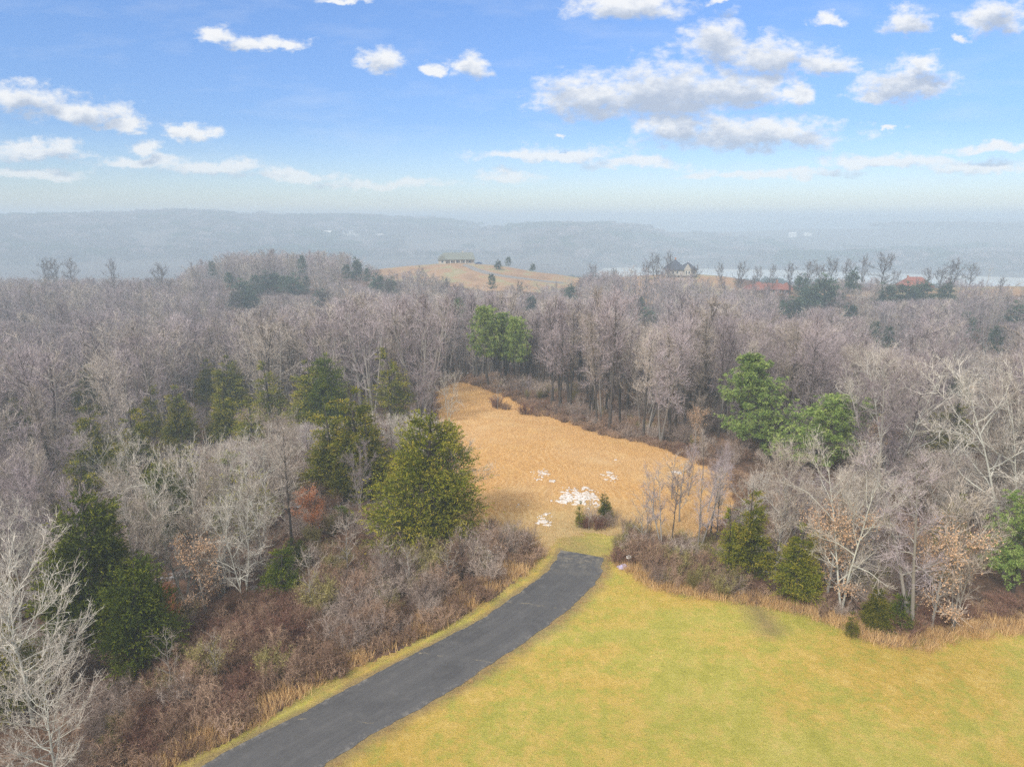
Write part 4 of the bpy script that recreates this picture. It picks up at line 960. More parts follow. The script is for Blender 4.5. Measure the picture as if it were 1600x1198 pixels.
# clear the shore side of the houses and keep a margin to roads and sheets
rr_ = np.hypot(cand[:, 0], cand[:, 1]); z_ = height(cand[:, 0], cand[:, 1])
keep = (seg_dist(road_r + road_l[::-1], cand[:, 0], cand[:, 1]) > 2) & (seg_dist(LAWN, cand[:, 0], cand[:, 1]) > 1.0) & (seg_dist(FIELD, cand[:, 0], cand[:, 1]) > .8)
HOUSES = [(717, 412, 480), (1063, 428, 423), (1196, 455, 375), (1428, 448, 366)]
for (hx, hy, hd) in HOUSES:
    dx, dy, dz = ray(hx, hy); X0 = dx * hd / dy
    keep &= ~((abs(cand[:, 0] - X0 * cand[:, 1] / hd) < 13) & (cand[:, 1] > hd - 22) & (cand[:, 1] < hd + 16))
TK = np.array(TAKEN)
d_ = np.hypot(cand[:, :1] - TK[None, :, 0], cand[:, 1:2] - TK[None, :, 1]); keep &= (d_ > TK[None, :, 2]).all(1)
cand, z_, rr_ = cand[keep], z_[keep], rr_[keep]
px_, py_ = project(cand[:, 0], cand[:, 1], z_); _, pt_ = project(cand[:, 0], cand[:, 1], z_ + 15)
N = len(cand)
# kind and height
near_field = seg_dist(FIELD, cand[:, 0], cand[:, 1])
hh = 14.5 + 5.5 * fbm(cand[:, 0] / 60, cand[:, 1] / 60, 3, 77) + rng.normal(size=N) * 2.6 + 2.5 * sstep(60, 120, rr_)
hh = np.where((near_field < 22) & (cand[:, 0] > -5), hh + 1.5, hh)
left_front = (cand[:, 0] < -5) & (rr_ < 95); hh = np.where(left_front, hh * .78, hh)
edge_d = seg_dist(LAWN, cand[:, 0], cand[:, 1]); hh = np.where(edge_d < 6, hh * .72, hh)
# stay below the skyline where the water and hills show between ridge trees

lim_top = np.interp(px_, [0, 280, 320, 400, 540, 580, 690, 720, 860, 900, 960, 990, 1040, 1100, 1130, 1250, 1280, 1370, 1400, 1460, 1480, 1600], [440, 440, 405, 395, 398, 420, 430, 448, 446, 436, 426, 420, 424, 428, 450, 452, 440, 440, 452, 452, 440, 448])
dxr, dyr, dzr = ray(px_, lim_top + rng.uniform(-8, 14, N)); zmax = CAM_H + dzr * cand[:, 1] / dyr
hh = np.where(rr_ > 170, np.minimum(hh, zmax - z_), hh)
# sight lines: trees nearer than an evergreen or a landmark tree stay below most of it
for (hx, ht, hb, hr, hw2) in HERO:
    m_ = (rr_ < hr + 1) & (abs(px_ - hx) < hw2 + 3.4 * FPX / rr_); dxr, dyr, dzr = ray(px_, ht + (.85 if hx < 720 else 1.0 if 1150 < hx < 1300 and ht < 640 else .8) * (hb - ht)); zl = CAM_H + dzr * cand[:, 1] / dyr
    hh = np.where(m_, np.minimum(hh, zl - z_), hh)
hh = np.where(rr_ < 75, np.minimum(hh, 10 + rng.uniform(-1.5, 1.5, N)), hh)
hh = np.where((px_ > 975) & (px_ < 1140) & (rr_ < 108), np.where(rng.uniform(size=N) < .8, np.minimum(hh, 11.5), 0), hh)
ok = hh > 4.0; cand, z_, rr_, px_, py_, pt_, hh, near_field, edge_d, left_front = (q[ok] for q in (cand, z_, rr_, px_, py_, pt_, hh, near_field, edge_d, left_front)); N = len(cand)
_, pt_ = project(cand[:, 0], cand[:, 1], z_ + hh)
inframe = (px_ > -30) & (px_ < 1630) & (pt_ < 1190) & (rr_ > 36)
near_keys = ['broad_a', 'broad_b', 'broad_c', 'fan', 'slim_a', 'slim_b', 'slim_c', 'tan_leaf']
order = np.argsort(rr_); n_ind = 0; rest = []; ZN = {}
budget = 300 - COUNT['bare_tree']
for i in order:
    right = cand[i, 0] > -5
    if rr_[i] < 36: continue
    if near_field[i] < 18 and right and rr_[i] > 95: pk = [.02, .03, .02, .03, .38, .30, .20, .02]
    elif left_front[i]: pk = [.2, .24, .16, .16, .06, .05, .07, .06]
    elif right and px_[i] < 1150 and rr_[i] < 108: pk = [.0, .0, .05, .25, .25, .1, .35, 0.]
    elif right and rr_[i] < 110: pk = [.15, .13, .14, .2, .12, .08, .1, .08]
    else: pk = [.12, .08, .1, .2, .18, .15, .15, .02]
    if inframe[i] and n_ind < budget:
        k_ = near_keys[rng.choice(8, p=pk)]; h_ = hh[i] * (.72 if k_ == 'tan_leaf' else 1)
        lab = zone(px_[i], py_[i], rr_[i], k_)
        o_ = plant('bare_tree', k_, (cand[i, 0], cand[i, 1], z_[i]), h_, ' '.join(lab), 'bare tree', 'bare trees ' + lab[1], wide=rng.uniform(.8, 1.1), tilt=(rng.normal() * .04, rng.normal() * .04)); n_ind += 1; ZN.setdefault(lab, []).append((px_[i], o_))
    else: rest.append(i)
rest = np.array(rest)
ORD = {1: [''], 2: ['left ', 'right '], 3: ['left ', 'middle ', 'right ']}
for (lk, sd, bd), L_ in ZN.items():
    L_.sort(key=lambda q: q[0]); n_ = len(L_)
    names = ORD.get(n_) or ['leftmost '] + [q + '-left ' for q in ('second', 'third', 'fourth', 'fifth', 'sixth', 'seventh', 'eighth', 'ninth', 'tenth', 'eleventh', 'twelfth')][:n_ - 2] + ['rightmost ']
    for nm_, (_, o_) in zip(names, L_): o_['label'] = f'{nm_}{lk} {sd}, {bd}'

def scatter(name, P, rot, scl, wid, var, keys, kind='stuff', **props):
    """one object carrying many plants as instances of real meshes"""
    me = bpy.data.meshes.new(name); me.vertices.add(len(P)); me.vertices.foreach_set('co', np.asarray(P, np.float32).ravel())
    for nm, tp, vals in (('rot', 'FLOAT', rot), ('scl', 'FLOAT', scl), ('wid', 'FLOAT', wid), ('kindno', 'INT', var)):
        at = me.attributes.new(nm, tp, 'POINT'); at.data.foreach_set('value', np.asarray(vals, np.int32 if tp == 'INT' else np.float32))
    o = link(name, me, kind=kind, **props)
    ng = bpy.data.node_groups.new(name, 'GeometryNodeTree')
    ng.interface.new_socket('Geometry', in_out='INPUT', socket_type='NodeSocketGeometry'); ng.interface.new_socket('Geometry', in_out='OUTPUT', socket_type='NodeSocketGeometry')
    g = NT(ng); gi = g.n('NodeGroupInput'); go = g.n('NodeGroupOutput'); jn = g.n('GeometryNodeJoinGeometry')
    na = lambda nm, tp: [s_ for s_ in g.n('GeometryNodeInputNamedAttribute', {'Name': nm}, data_type=tp).outputs if s_.enabled and s_.name == 'Attribute'][0]
    rv = g.n('ShaderNodeCombineXYZ', {2: na('rot', 'FLOAT')}).outputs[0]; sc_ = na('scl', 'FLOAT'); ws = g.m('MULTIPLY', sc_, na('wid', 'FLOAT'))
    sv = g.n('ShaderNodeCombineXYZ', {0: ws, 1: ws, 2: sc_}).outputs[0]
    for i, k_ in enumerate(keys):
        src = SOURCE[k_]
        oi = g.n('GeometryNodeObjectInfo', {'Object': src, 'As Instance': True}, transform_space='ORIGINAL')
        cmp_ = g.n('FunctionNodeCompare', data_type='INT', operation='EQUAL'); ii = [s_ for s_ in cmp_.inputs if s_.enabled]
        g.t.links.new(na('kindno', 'INT'), ii[0]); ii[1].default_value = i
        ip = g.n('GeometryNodeInstanceOnPoints', {'Points': gi.outputs[0], 'Selection': cmp_.outputs[0], 'Instance': oi.outputs['Geometry'], 'Rotation': rv, 'Scale': sv})
        g.t.links.new(ip.outputs[0], jn.inputs[0])
    g.t.links.new(jn.outputs[0], go.inputs[0])
    md = o.modifiers.new('plants', 'NODES'); md.node_group = ng
    return o
SOURCE = {}
def source(key):
    pr = PROTO[key]
    SOURCE[key] = bpy.data.objects.new('source_' + key, pr['mesh'])
for k_ in FARK + ['far_cedar', 'far_pine', 'shrub_brown', 'shrub_red', 'shrub_grey', 'shrub_olive', 'shrub_low', 'straw', 'straw_b', 'blade', 'stub']: source(k_)
P = np.column_stack([cand[rest], z_[rest]])
var = rng.choice(5, size=len(rest), p=[.25, .2, .2, .2, .15])
slender = (near_field[rest] < 30) & (P[:, 0] > -5); var = np.where(slender, rng.choice([1, 4], size=len(rest)), var)
Hf = np.array([PH[k_] for k_ in FARK])
scatter('woods', P, rng.uniform(0, 6.28, len(P)), hh[rest] / Hf[var], rng.uniform(.8, 1.15, len(P)), var, FARK, label='dense bare winter wood filling the valley')

# forest on the far hills, as clumps of trees
def clump(seed):
    rg = np.random.default_rng(seed); G = Geo(); C = Geo()
    for k in range(14):
        c = np.append(rg.uniform(-13, 13, 2), 0); H = rg.uniform(11, 18); n = 70
        th = rg.uniform(0, 6.28, n); ph = rg.uniform(.1, 1.5, n); rr2 = 4.2 * rg.uniform(.5, 1, n) ** .5
        D = np.stack([np.cos(th) * np.cos(ph), np.sin(th) * np.cos(ph), np.sin(ph) * 1.35], 1); tgt = c + (0, 0, H * .55) + D * rr2[:, None]
        C.flakes(tgt, unit(D + rg.normal(size=D.shape) * .7), rg.uniform(1.2, 2.4, n), .7, rg.uniform(0, 1, n), rg)
        G.tube(np.array([c - (0, 0, 2), c + (0, 0, H * .8)]), np.array([.3, .1]), 3, .5)
    return G, C
for i, mt in enumerate(('twig_dark', 'twig_pink', 'fir_blue')):
    g, c = clump(90 + i); joined('clump_%d' % i, [(g, 'bark'), (c, mt)]); PH['clump_%d' % i] = 1; source('clump_%d' % i)
pts = []
for (r0, r1, sp) in ((640, 930, 17), (1650, 3000, 22), (4400, 5100, 45)):
    nr = int((r1 - r0) / sp)
    for r in np.linspace(r0, r1, nr):
        n = int(r * R(86) / sp); a = R(-43) + (np.arange(n) + rng.uniform(-.5, .5, n)) * R(86) / n; q = r + rng.uniform(-.5, .5, n) * sp
        pts.append(np.stack([q * np.sin(a), q * np.cos(a)], 1))
pts = np.vstack(pts); zz = height(pts[:, 0], pts[:, 1]); rq = np.hypot(pts[:, 0], pts[:, 1])
open_ = fbm(pts[:, 0] / 160, pts[:, 1] / 160, 3, 91) > .60
k = (zz > -78.5) & ~((rq > 2200) & (zz < -5) & (rq < 4000)) & ~((rq > 1700) & (rq < 2600) & open_)
pts, zz = pts[k], zz[k]
lim = (np.hypot(pts[:, 0], pts[:, 1]) < 1100)
vr = np.where(fbm(pts[:, 0] / 90, pts[:, 1] / 90, 3, 93) > .62, 2, rng.integers(0, 2, len(pts)))
scl = rng.uniform(.8, 1.5, len(pts)) * np.where(lim, .85, 1); scl = np.where(np.hypot(pts[:, 0], pts[:, 1]) > 4000, 1.6, scl)
scatter('forest', np.column_stack([pts, zz]), rng.uniform(0, 6.28, len(pts)), scl, np.ones(len(pts)), vr, ['clump_0', 'clump_1', 'clump_2'], label='hazy forest covering the far hills')

# ------------------------------------------------------------------ brush, brambles, dead grass, stubble
def fill_poly(poly, sp, jit=.5, far=130):
    pa = np.array(poly); pa = np.clip(pa, -200, 200)
    xs = np.arange(pa[:, 0].min(), pa[:, 0].max(), sp); ys = np.arange(max(pa[:, 1].min(), 12), min(pa[:, 1].max(), far), sp)
    Xg, Yg = np.meshgrid(xs, ys); x = (Xg + rng.uniform(-jit, jit, Xg.shape) * sp).ravel(); y = (Yg + rng.uniform(-jit, jit, Xg.shape) * sp).ravel()
    k = in_poly(poly, x, y); return x[k], y[k]
def cull(x, y, m_=40):
    z = height(x, y); a, b_ = project(x, y, z); k = (a > -m_) & (a < 1600 + m_) & (b_ < 1198 + 60); return x[k], y[k], z[k], a[k], b_[k]
US = []
def add_u(x, y, keys, p, s0, s1, clip=None):
    x, y, z, a, b_ = cull(x, y)
    v_ = rng.choice(len(keys), size=len(x), p=p)
    US.append((x, y, z, np.array([UK.index(q) for q in keys])[v_], rng.uniform(s0, s1, len(x))))
UK = ['shrub_brown', 'shrub_red', 'shrub_grey', 'shrub_olive', 'shrub_low', 'straw', 'straw_b']
# driveway-side brush: red brambles in the middle, taller grey brush near the large cedar, straw in front
x, y = fill_poly(BRUSH, .95); dv = seg_dist(verge, x, y, False)
redz = fbm(x / 6, y / 6, 3, 101)
cl = dv > 2.2 
up_ = (x > -16) & (dv > 1.2)
add_u(x[cl & (redz > .47) & ~up_], y[cl & (redz > .47) & ~up_], ['shrub_red', 'shrub_brown', 'shrub_low'], [.65, .2, .15], .55, 1.0)
add_u(x[cl & (redz <= .47) & ~up_], y[cl & (redz <= .47) & ~up_], ['shrub_brown', 'shrub_grey', 'shrub_olive', 'shrub_low'], [.45, .15, .2, .2], .55, 1.0)
thin_ = up_ & (rng.uniform(size=len(x)) < .72); add_u(x[thin_], y[thin_], ['shrub_brown', 'shrub_grey', 'shrub_olive', 'shrub_low'], [.42, .25, .1, .23], .4, .95)
x, y = fill_poly(BRUSH, .5); dv = seg_dist(verge, x, y, False); k = (dv < 3.0); add_u(x[k], y[k], ['straw', 'straw_b', 'shrub_low'], [.55, .35, .1], .6, 1.25)
x, y = fill_poly(BRUSH_R, 1.05); add_u(x, y, ['shrub_brown', 'shrub_grey', 'shrub_olive', 'shrub_low'], [.4, .2, .2, .2], .4, .95)
# understory of the nearer woods
xs = np.arange(-130, 140, 1.9); ys = np.arange(24, 175, 1.9); Xg, Yg = np.meshgrid(xs, ys)
x = (Xg + rng.uniform(-.9, .9, Xg.shape)).ravel(); y = (Yg + rng.uniform(-.9, .9, Xg.shape)).ravel()
k = np.ones(len(x), bool)
for pl in (LAWN, FIELD, BRUSH, BRUSH_R): k &= ~in_poly(pl, x, y)
k &= (fbm(x / 7, y / 7, 3, 111) > .42); x, y = x[k], y[k]
de = np.minimum(seg_dist(LAWN, x, y), seg_dist(FIELD, x, y)); edge_ = de < 3.2
add_u(x[edge_], y[edge_], ['shrub_brown', 'shrub_low', 'shrub_red', 'shrub_grey'], [.4, .25, .2, .15], .4, .95)
add_u(x[~edge_], y[~edge_], ['shrub_grey', 'shrub_low', 'shrub_brown', 'shrub_olive'], [.35, .3, .25, .1], .5, 1.1)
# straw fringe where mown grass meets the wood, brown fringe right of the driveway
def along(poly, step, lo, hi, n=1):
    P_ = np.array(poly); s = np.concatenate([[0], np.cumsum(np.hypot(*np.diff(P_, axis=0).T))]); q = np.arange(0, s[-1], step); q = np.repeat(q, n) + rng.uniform(-step, step, len(q) * n)
    x_ = np.interp(q, s, P_[:, 0]); y_ = np.interp(q, s, P_[:, 1]); e_ = np.interp(q + .3, s, P_[:, 0]) - x_; f_ = np.interp(q + .3, s, P_[:, 1]) - y_; L = np.hypot(e_, f_) + 1e-6
    o_ = rng.uniform(lo, hi, len(q)); return x_ - f_ / L * o_, y_ + e_ / L * o_
x, y = along(gp(edge_px[1:]), .16, -.9, 1.6, 3); add_u(x, y, ['straw', 'straw_b'], [.7, .3], .45, 1.05)
x, y = along(gp(edge_px[1:]), .5, 1.3, 3.4, 2); add_u(x, y, ['straw', 'straw_b', 'shrub_low', 'shrub_red'], [.25, .25, .3, .2], .6, 1.1)
x, y = along(verge[:-1], .3, -.1, 1.0, 2); add_u(x, y, ['straw', 'straw_b'], [.5, .5], .3, .8)
x, y = along([p_ for p_ in FIELD[10:25]], .35, -.8, 1.2, 2); add_u(x, y, ['straw', 'straw_b', 'shrub_low'], [.3, .3, .4], .5, 1.1)
x, y = along(road_r[2:], .12, -.75, -.1, 2); k = fbm(x / .9, y / .9, 3, 121) > .45; add_u(x[k], y[k], ['straw_b', 'straw'], [.7, .3], .14, .32)
U = [np.concatenate([u_[i] for u_ in US]) for i in range(5)]
on_road = in_poly(road_l + road_r[::-1], U[0], U[1]); near_road = on_road | ((seg_dist(road_l + road_r[::-1], U[0], U[1]) < .35) & (U[4] > .4)); U = [q[~near_road] for q in U]
scatter('undergrowth', np.column_stack(U[:3]), rng.uniform(0, 6.28, len(U[0])), U[4], rng.uniform(.8, 1.2, len(U[0])), U[3], UK, label='brown brambles, brush and dead grass under and beside the woods')
# lawn and stubble tufts
x, y = fill_poly(LAWN, .21, far=75); x, y, z, a, b_ = cull(x, y, 10)
k = ~in_poly(road_l + road_r[::-1], x, y) & (seg_dist(road_l + road_r[::-1], x, y) > .2) & (fbm(x / 3, y / 3, 3, 131) > .3); x, y, z = x[k], y[k], z[k]
scatter('grass', np.column_stack([x, y, z]), rng.uniform(0, 6.28, len(x)), rng.uniform(.4, 1.1, len(x)), np.full(len(x), 1.2), np.zeros(len(x), int), ['blade'], label='short yellow-green lawn grass beside the driveway')
x, y = fill_poly(FIELD, .42, far=190); x, y, z, a, b_ = cull(x, y, 10); k = fbm(x / 4, y / 4, 3, 133) > .38; x, y, z = x[k], y[k], z[k]
scatter('dry_grass', np.column_stack([x, y, z]), rng.uniform(0, 6.28, len(x)), rng.uniform(.5, 1.2, len(x)), np.full(len(x), 1.3), np.zeros(len(x), int), ['stub'], label='cut tan stubble covering the long field')

# shrubs one can tell apart
SHR = [(775,637,4,'shrub_red',1.5,'dark low bramble clump standing in the tan field, left one of two'),(789,640,3,'shrub_low',1.3,'low brush lying right against the left bramble clump in the field'),(822,648,3,'shrub_red',1.4,'flatter bramble clump in the tan field, right one of two'),(838,650,3,'shrub_low',1.2,'thin brush at the right end of the field brambles'),
 (915,824,0,'shrub_red',.8,'reddish bramble under the sparse island cedar'),(935,826,0,'shrub_red',.85,'reddish bramble in the middle of the brush island'),(952,824,0,'shrub_grey',.6,'grey twiggy bush under the conical island cedar'),(925,816,0,'shrub_grey',.6,'thin grey bush at the back of the brush island'),
 (975,868,0,'shrub_olive',1.0,'dark olive bush beside the small white post sign'),(1000,880,0,'shrub_brown',1.2,'brown bush behind the lilac bag'),(1030,895,0,'shrub_brown',1.3,'wide brown bush at the lawn corner'),(1060,900,0,'shrub_olive',1.1,'olive-brown bush between lawn corner and yellowish thin cedar'),(1095,905,0,'shrub_brown',1.2,'dark brown bush left of the thin yellowish cedar'),
 (775,872,0,'shrub_brown',1.35,'mauve-brown bush nearest the field beside the driveway'),(800,868,0,'shrub_grey',1.1,'rounded grey-brown bush at the driveway bend'),(822,868,0,'shrub_brown',1.0,'small rounded bush at the very end of the driveway brush'),(745,885,0,'shrub_grey',1.3,'grey bush in front of the white utility box'),(712,900,0,'shrub_brown',1.5,'tall brown bush at the foot of the largest cedar'),
 (668,905,0,'shrub_olive',1.6,'greenish brush leaning on the largest cedar'),(620,915,0,'shrub_grey',1.4,'grey thorny bush left of the largest cedar foot'),(500,960,0,'shrub_olive',1.5,'pale olive bush among the driveway brambles'),(560,950,0,'shrub_brown',1.5,'tall brown brush midway along the driveway'),
 (690,930,0,'shrub_brown',1.2,'brown brush beside the driveway below the largest cedar'),(590,985,0,'shrub_brown',1.1,'brown brush right above the grass verge midway'),(430,1060,0,'shrub_olive',1.1,'yellowish bush above the lower grass verge'),(300,1090,0,'shrub_brown',1.2,'brown brush near the lower end of the driveway'),(330,1060,0,'shrub_olive',1.3,'dull green bush near the lower end of the driveway'),(395,1010,0,'shrub_red',1.3,'deep red bramble in the middle of the driveway brush'),(455,1000,0,'shrub_red',1.3,'deep red bramble above the yellowish bush'),(350,1000,0,'shrub_red',1.2,'reddish bramble under the orange-leaved low tree')]
for (px, py, _, k_, s_, lab) in SHR:
    b_ = ground_at(px, py)[0]; plant('shrub', k_, b_, PH[k_] * s_, lab, 'shrub', 'bushes and brambles')

# ------------------------------------------------------------------ snow patches
def snow_patch(px, py, hw_, hh_, thr, label, seed):
    c = ground_at([px, px - hw_, px + hw_, px, px], [py, py, py, py - hh_, py + hh_]); ax = (c[2, 0] - c[1, 0]) / 2; ay = abs(c[3, 1] - c[4, 1]) / 2
    cell = .11; xs = np.arange(c[0, 0] - ax * 1.2, c[0, 0] + ax * 1.2, cell); ys = np.arange(c[0, 1] - ay * 1.2, c[0, 1] + ay * 1.2, cell)
    Xg, Yg = np.meshgrid(xs, ys); Xc, Yc = Xg[:-1, :-1], Yg[:-1, :-1]
    e_ = 1 - ((Xc - c[0, 0]) / ax) ** 2 - ((Yc - c[0, 1]) / ay) ** 2
    m_ = .42 * fbm(Xc / 1.5, Yc / 1.1, 3, seed) + .58 * fbm(Xc / .34, Yc / .34, 2, seed + 9) + .26 * np.clip(e_, -1.5, 1) > thr + .012
    ii, jj = np.nonzero(m_); nx = len(xs)
    F = np.stack([ii * nx + jj, ii * nx + jj + 1, (ii + 1) * nx + jj + 1, (ii + 1) * nx + jj], 1); used, inv = np.unique(F, return_inverse=True)
    xx, yy = Xg.ravel()[used] + rng.uniform(-.05, .05, len(used)), Yg.ravel()[used] + rng.uniform(-.05, .05, len(used))
    V = np.stack([xx, yy, height(xx, yy) + .07 + rng.uniform(0, .05, len(xx))], 1)
    o = link('snow_patch', mesh_np('snow_patch', V, inv.reshape(F.shape), [M['snow']], smooth=True), label=label, category='snow patch', group='snow patches on the field')
    md = o.modifiers.new('depth', 'SOLIDIFY'); md.thickness = .09; md.offset = -1
for i, a in enumerate([(908,777,34,17,.66,'largest white snow patch, beside the brush island'),(870,784,22,4,.70,'thin snow streak running left from the largest patch'),(850,812,17,15,.72,'snow patch nearest the driveway end'),(843,742,22,12,.76,'speckled snow patch in mid field, left side'),(864,752,12,3,.73,'short snow streak right below the speckled patch'),
                        (952,746,16,9,.72,'compact snow patch above the brush island'),(963,719,9,3,.74,'tiny snow streak highest up the field'),(818,790,16,7,.80,'faint broken snow left of the patch nearest the driveway'),(1058,739,12,2.5,.72,'thin snow line behind the forked dark tree'),(1022,748,9,3,.76,'small snow fleck left of the forked dark tree'),(938,810,8,4,.7,'bit of snow beneath the conical island cedar')]):
    snow_patch(*a, 200 + i * 3)

# ------------------------------------------------------------------ buildings
def boxm(x0, x1, y0, y1, z0, z1):
    V = [(x, y, z) for z in (z0, z1) for y in (y0, y1) for x in (x0, x1)]
    return V, [(0, 2, 3, 1), (4, 5, 7, 6), (0, 1, 5, 4), (2, 6, 7, 3), (0, 4, 6, 2), (1, 3, 7, 5)]
def gbox(name, boxes, mat, parent):
    V, F = [], []
    for b_ in boxes:
        v_, f_ = boxm(*b_); n = len(V); V += v_; F += [tuple(q + n for q in f) for f in f_]
    o = link(name, mesh_np(name, V, F, [mat]), parent); return o
def hip(name, rects, mat, parent):
    """hipped or gabled roofs with eaves: (x0, x1, y0, y1, eave z, ridge z, hip inset)"""
    V, F = [], []
    for (x0, x1, y0, y1, z0, z1, ins) in rects:
        n = len(V); long_x = (x1 - x0) >= (y1 - y0); ym, xm = (y0 + y1) / 2, (x0 + x1) / 2
        rd = [(x0 + ins, ym, z1), (x1 - ins, ym, z1)] if long_x else [(xm, y0 + ins, z1), (xm, y1 - ins, z1)]
        V += [(x0, y0, z0), (x1, y0, z0), (x1, y1, z0), (x0, y1, z0)] + rd + [(x0, y0, z0 - .25), (x1, y0, z0 - .25), (x1, y1, z0 - .25), (x0, y1, z0 - .25)]
        top = [(0, 1, 5, 4), (2, 3, 4, 5), (3, 0, 4, 4), (1, 2, 5, 5)] if long_x else [(1, 2, 5, 4), (3, 0, 4, 5), (0, 1, 4, 4), (2, 3, 5, 5)]
        F += [tuple(n + q for q in f) for f in top + [(6, 7, 1, 0), (7, 8, 2, 1), (8, 9, 3, 2), (9, 6, 0, 3), (9, 8, 7, 6)]]
    me = bpy.data.meshes.new(name); me.from_pydata(V, [], [tuple(dict.fromkeys(f)) for f in F]); me.materials.append(mat); me.update()
    o = bpy.data.objects.new(name, me); SC.collection.objects.link(o); o.parent = parent; return o
def opening(parent, x, y, z, w_, h_, kind='window'):
    fr = gbox(kind, [(x - w_/2, x + w_/2, y - .06, y + .05, z, z + .12), (x - w_/2, x + w_/2, y - .06, y + .05, z + h_ - .12, z + h_), (x - w_/2, x - w_/2 + .12, y - .06, y + .05, z + .12, z + h_ - .12), (x + w_/2 - .12, x + w_/2, y - .06, y + .05, z + .12, z + h_ - .12)], M['white'], parent)
    gbox('pane' if kind == 'window' else 'leaf', [(x - w_/2 + .12, x + w_/2 - .12, y - .03, y + .04, z + .12, z + h_ - .12)], M['glass'] if kind == 'window' else M['wood'], fr)
def house(px, py, D, rz, label, wall, roof, body, roofs, wins, doors, extra=None):
    dx, dy, dz = ray(px, py); x, y = dx * D / dy, D
    r = bpy.data.objects.new('house', None); SC.collection.objects.link(r); r.location = (x, y, float(height(np.array([x]), np.array([y]))[0]) - .3); r.rotation_euler = (0, 0, rz)
    r['label'] = label; r['category'] = 'house'
    gbox('wall', body, M[wall], r); rf = hip('roof', roofs, M[roof], r)
    for q in wins: opening(r, *q)
    for q in doors: opening(r, *q, kind='door')
    if extra: extra(r, rf)
    return r
ls = lambda n, a, b, y, z, w_, h_: [(a + (b - a) * i / max(n - 1, 1), y, z, w_, h_) for i in range(n)]
def ex1(r, rf):
    gbox('chimney', [(2.2, 3.2, .8, 1.8, 5, 8.4)], M['stone'], rf)
    gbox('porch', [(-6, 4, -6.3, -4.5, .2, .5)] + [(x_ - .12, x_ + .12, -6.2, -5.96, .5, 3.1) for x_ in (-5.8, -2.6, .6, 3.8)], M['white'], r)
house(717, 412, 480, R(8), 'long low house with grey-green roof alone on top of the orange ridge pasture', 'stone', 'roof_grey', [(-11, 10, -4.5, 5, -2, 3.4), (-13.5, -9, -6.5, 2, -2, 3.2)],
      [(-11.6, 10.6, -6.6, 5.8, 3.2, 7.4, 1.2), (-14.2, -8.4, -7.2, 2.6, 3.1, 6.4, .3)], ls(4, -5, 7, -4.5, 1, 1.3, 1.6) + [(-11.2, -6.5, 1, 1.6, 1.6)], [(1.0, -4.5, .1, 1.2, 2.2)], ex1)
def ex2(r, rf):
    gbox('chimney', [(-3.6, -2.7, .5, 1.4, 6, 10.2)], M['brick'], rf)
    hip('gable', [(1.2, 5.6, -6.4, 0, 3.6, 6.8, .05)], M['cream'], rf)
    gbox('deck', [(-9.5, 9, -8, -5.3, .3, .6)] + [(x_ - .1, x_ + .1, -8, -7.8, -2.5, 3.4) for x_ in np.linspace(-9.3, -1, 5)] + [(-9.5, 9, -7.95, -7.85, 1.5, 1.6)], M['cream'], r)
house(1063, 428, 423, R(-6), 'grand house with dark hipped roofs and white deck on its wooded hilltop', 'cream', 'roof_dark', [(-8.5, 8.5, -5, 6, -2.5, 3.8), (1.6, 5.2, -6.2, -5, -2.5, 3.8)],
      [(-9.3, 3, -6, 7, 3.7, 9.2, 5.8), (-1, 9.6, -5.7, 6.6, 3.75, 7.4, 3.2)], ls(3, -7, -2.5, -5, 1, 1.4, 1.9) + [(2.6, -6.2, 1, 1.1, 1.9), (4.2, -6.2, 1, 1.1, 1.9), (7.2, -5, 1, 1.3, 1.9)], [(-.5, -5, .6, 1.2, 2.3)], ex2)
def ex3(r, rf): gbox('chimney', [(5.2, 6.1, 0, .9, 4, 7.4)], M['brick'], rf)
house(1197, 456, 376, R(4), 'wide house with long faded red roof behind bare ridge trees', 'brick', 'roof_red', [(-11, 11, -5, 5, -2, 3)], [(-11.8, 11.8, -5.8, 5.8, 2.9, 5.6, 4.5), (-10.6, -1, -6.9, 0, 2.85, 6.8, 4.4), (5.5, 12.6, -7, 0, 2.9, 6.2, 3.2)],
      ls(6, -9, 9, -5, .9, 1.3, 1.5), [(0.9, -5, 0, 1.3, 2.2)], ex3)
def ex4(r, rf): gbox('chimney', [(-3.4, -2.6, 1, 1.8, 4, 8)], M['brick'], rf)
house(1428, 449, 368, R(-10), 'smaller house with bright red roof between two dark cedars', 'brick', 'roof_red', [(-7, 7, -4.5, 4.5, -2, 3)], [(-7.8, 7.8, -5.3, 5.3, 2.9, 7.4, 4.6), (1.5, 6.5, -6.6, 0, 2.85, 5.8, 2.2)],
      ls(3, -5.4, 0, -4.5, .9, 1.3, 1.5) + [(5.6, -4.5, .9, 1.1, 1.5)], [(3.2, -4.5, 0, 1.2, 2.2)], ex4)
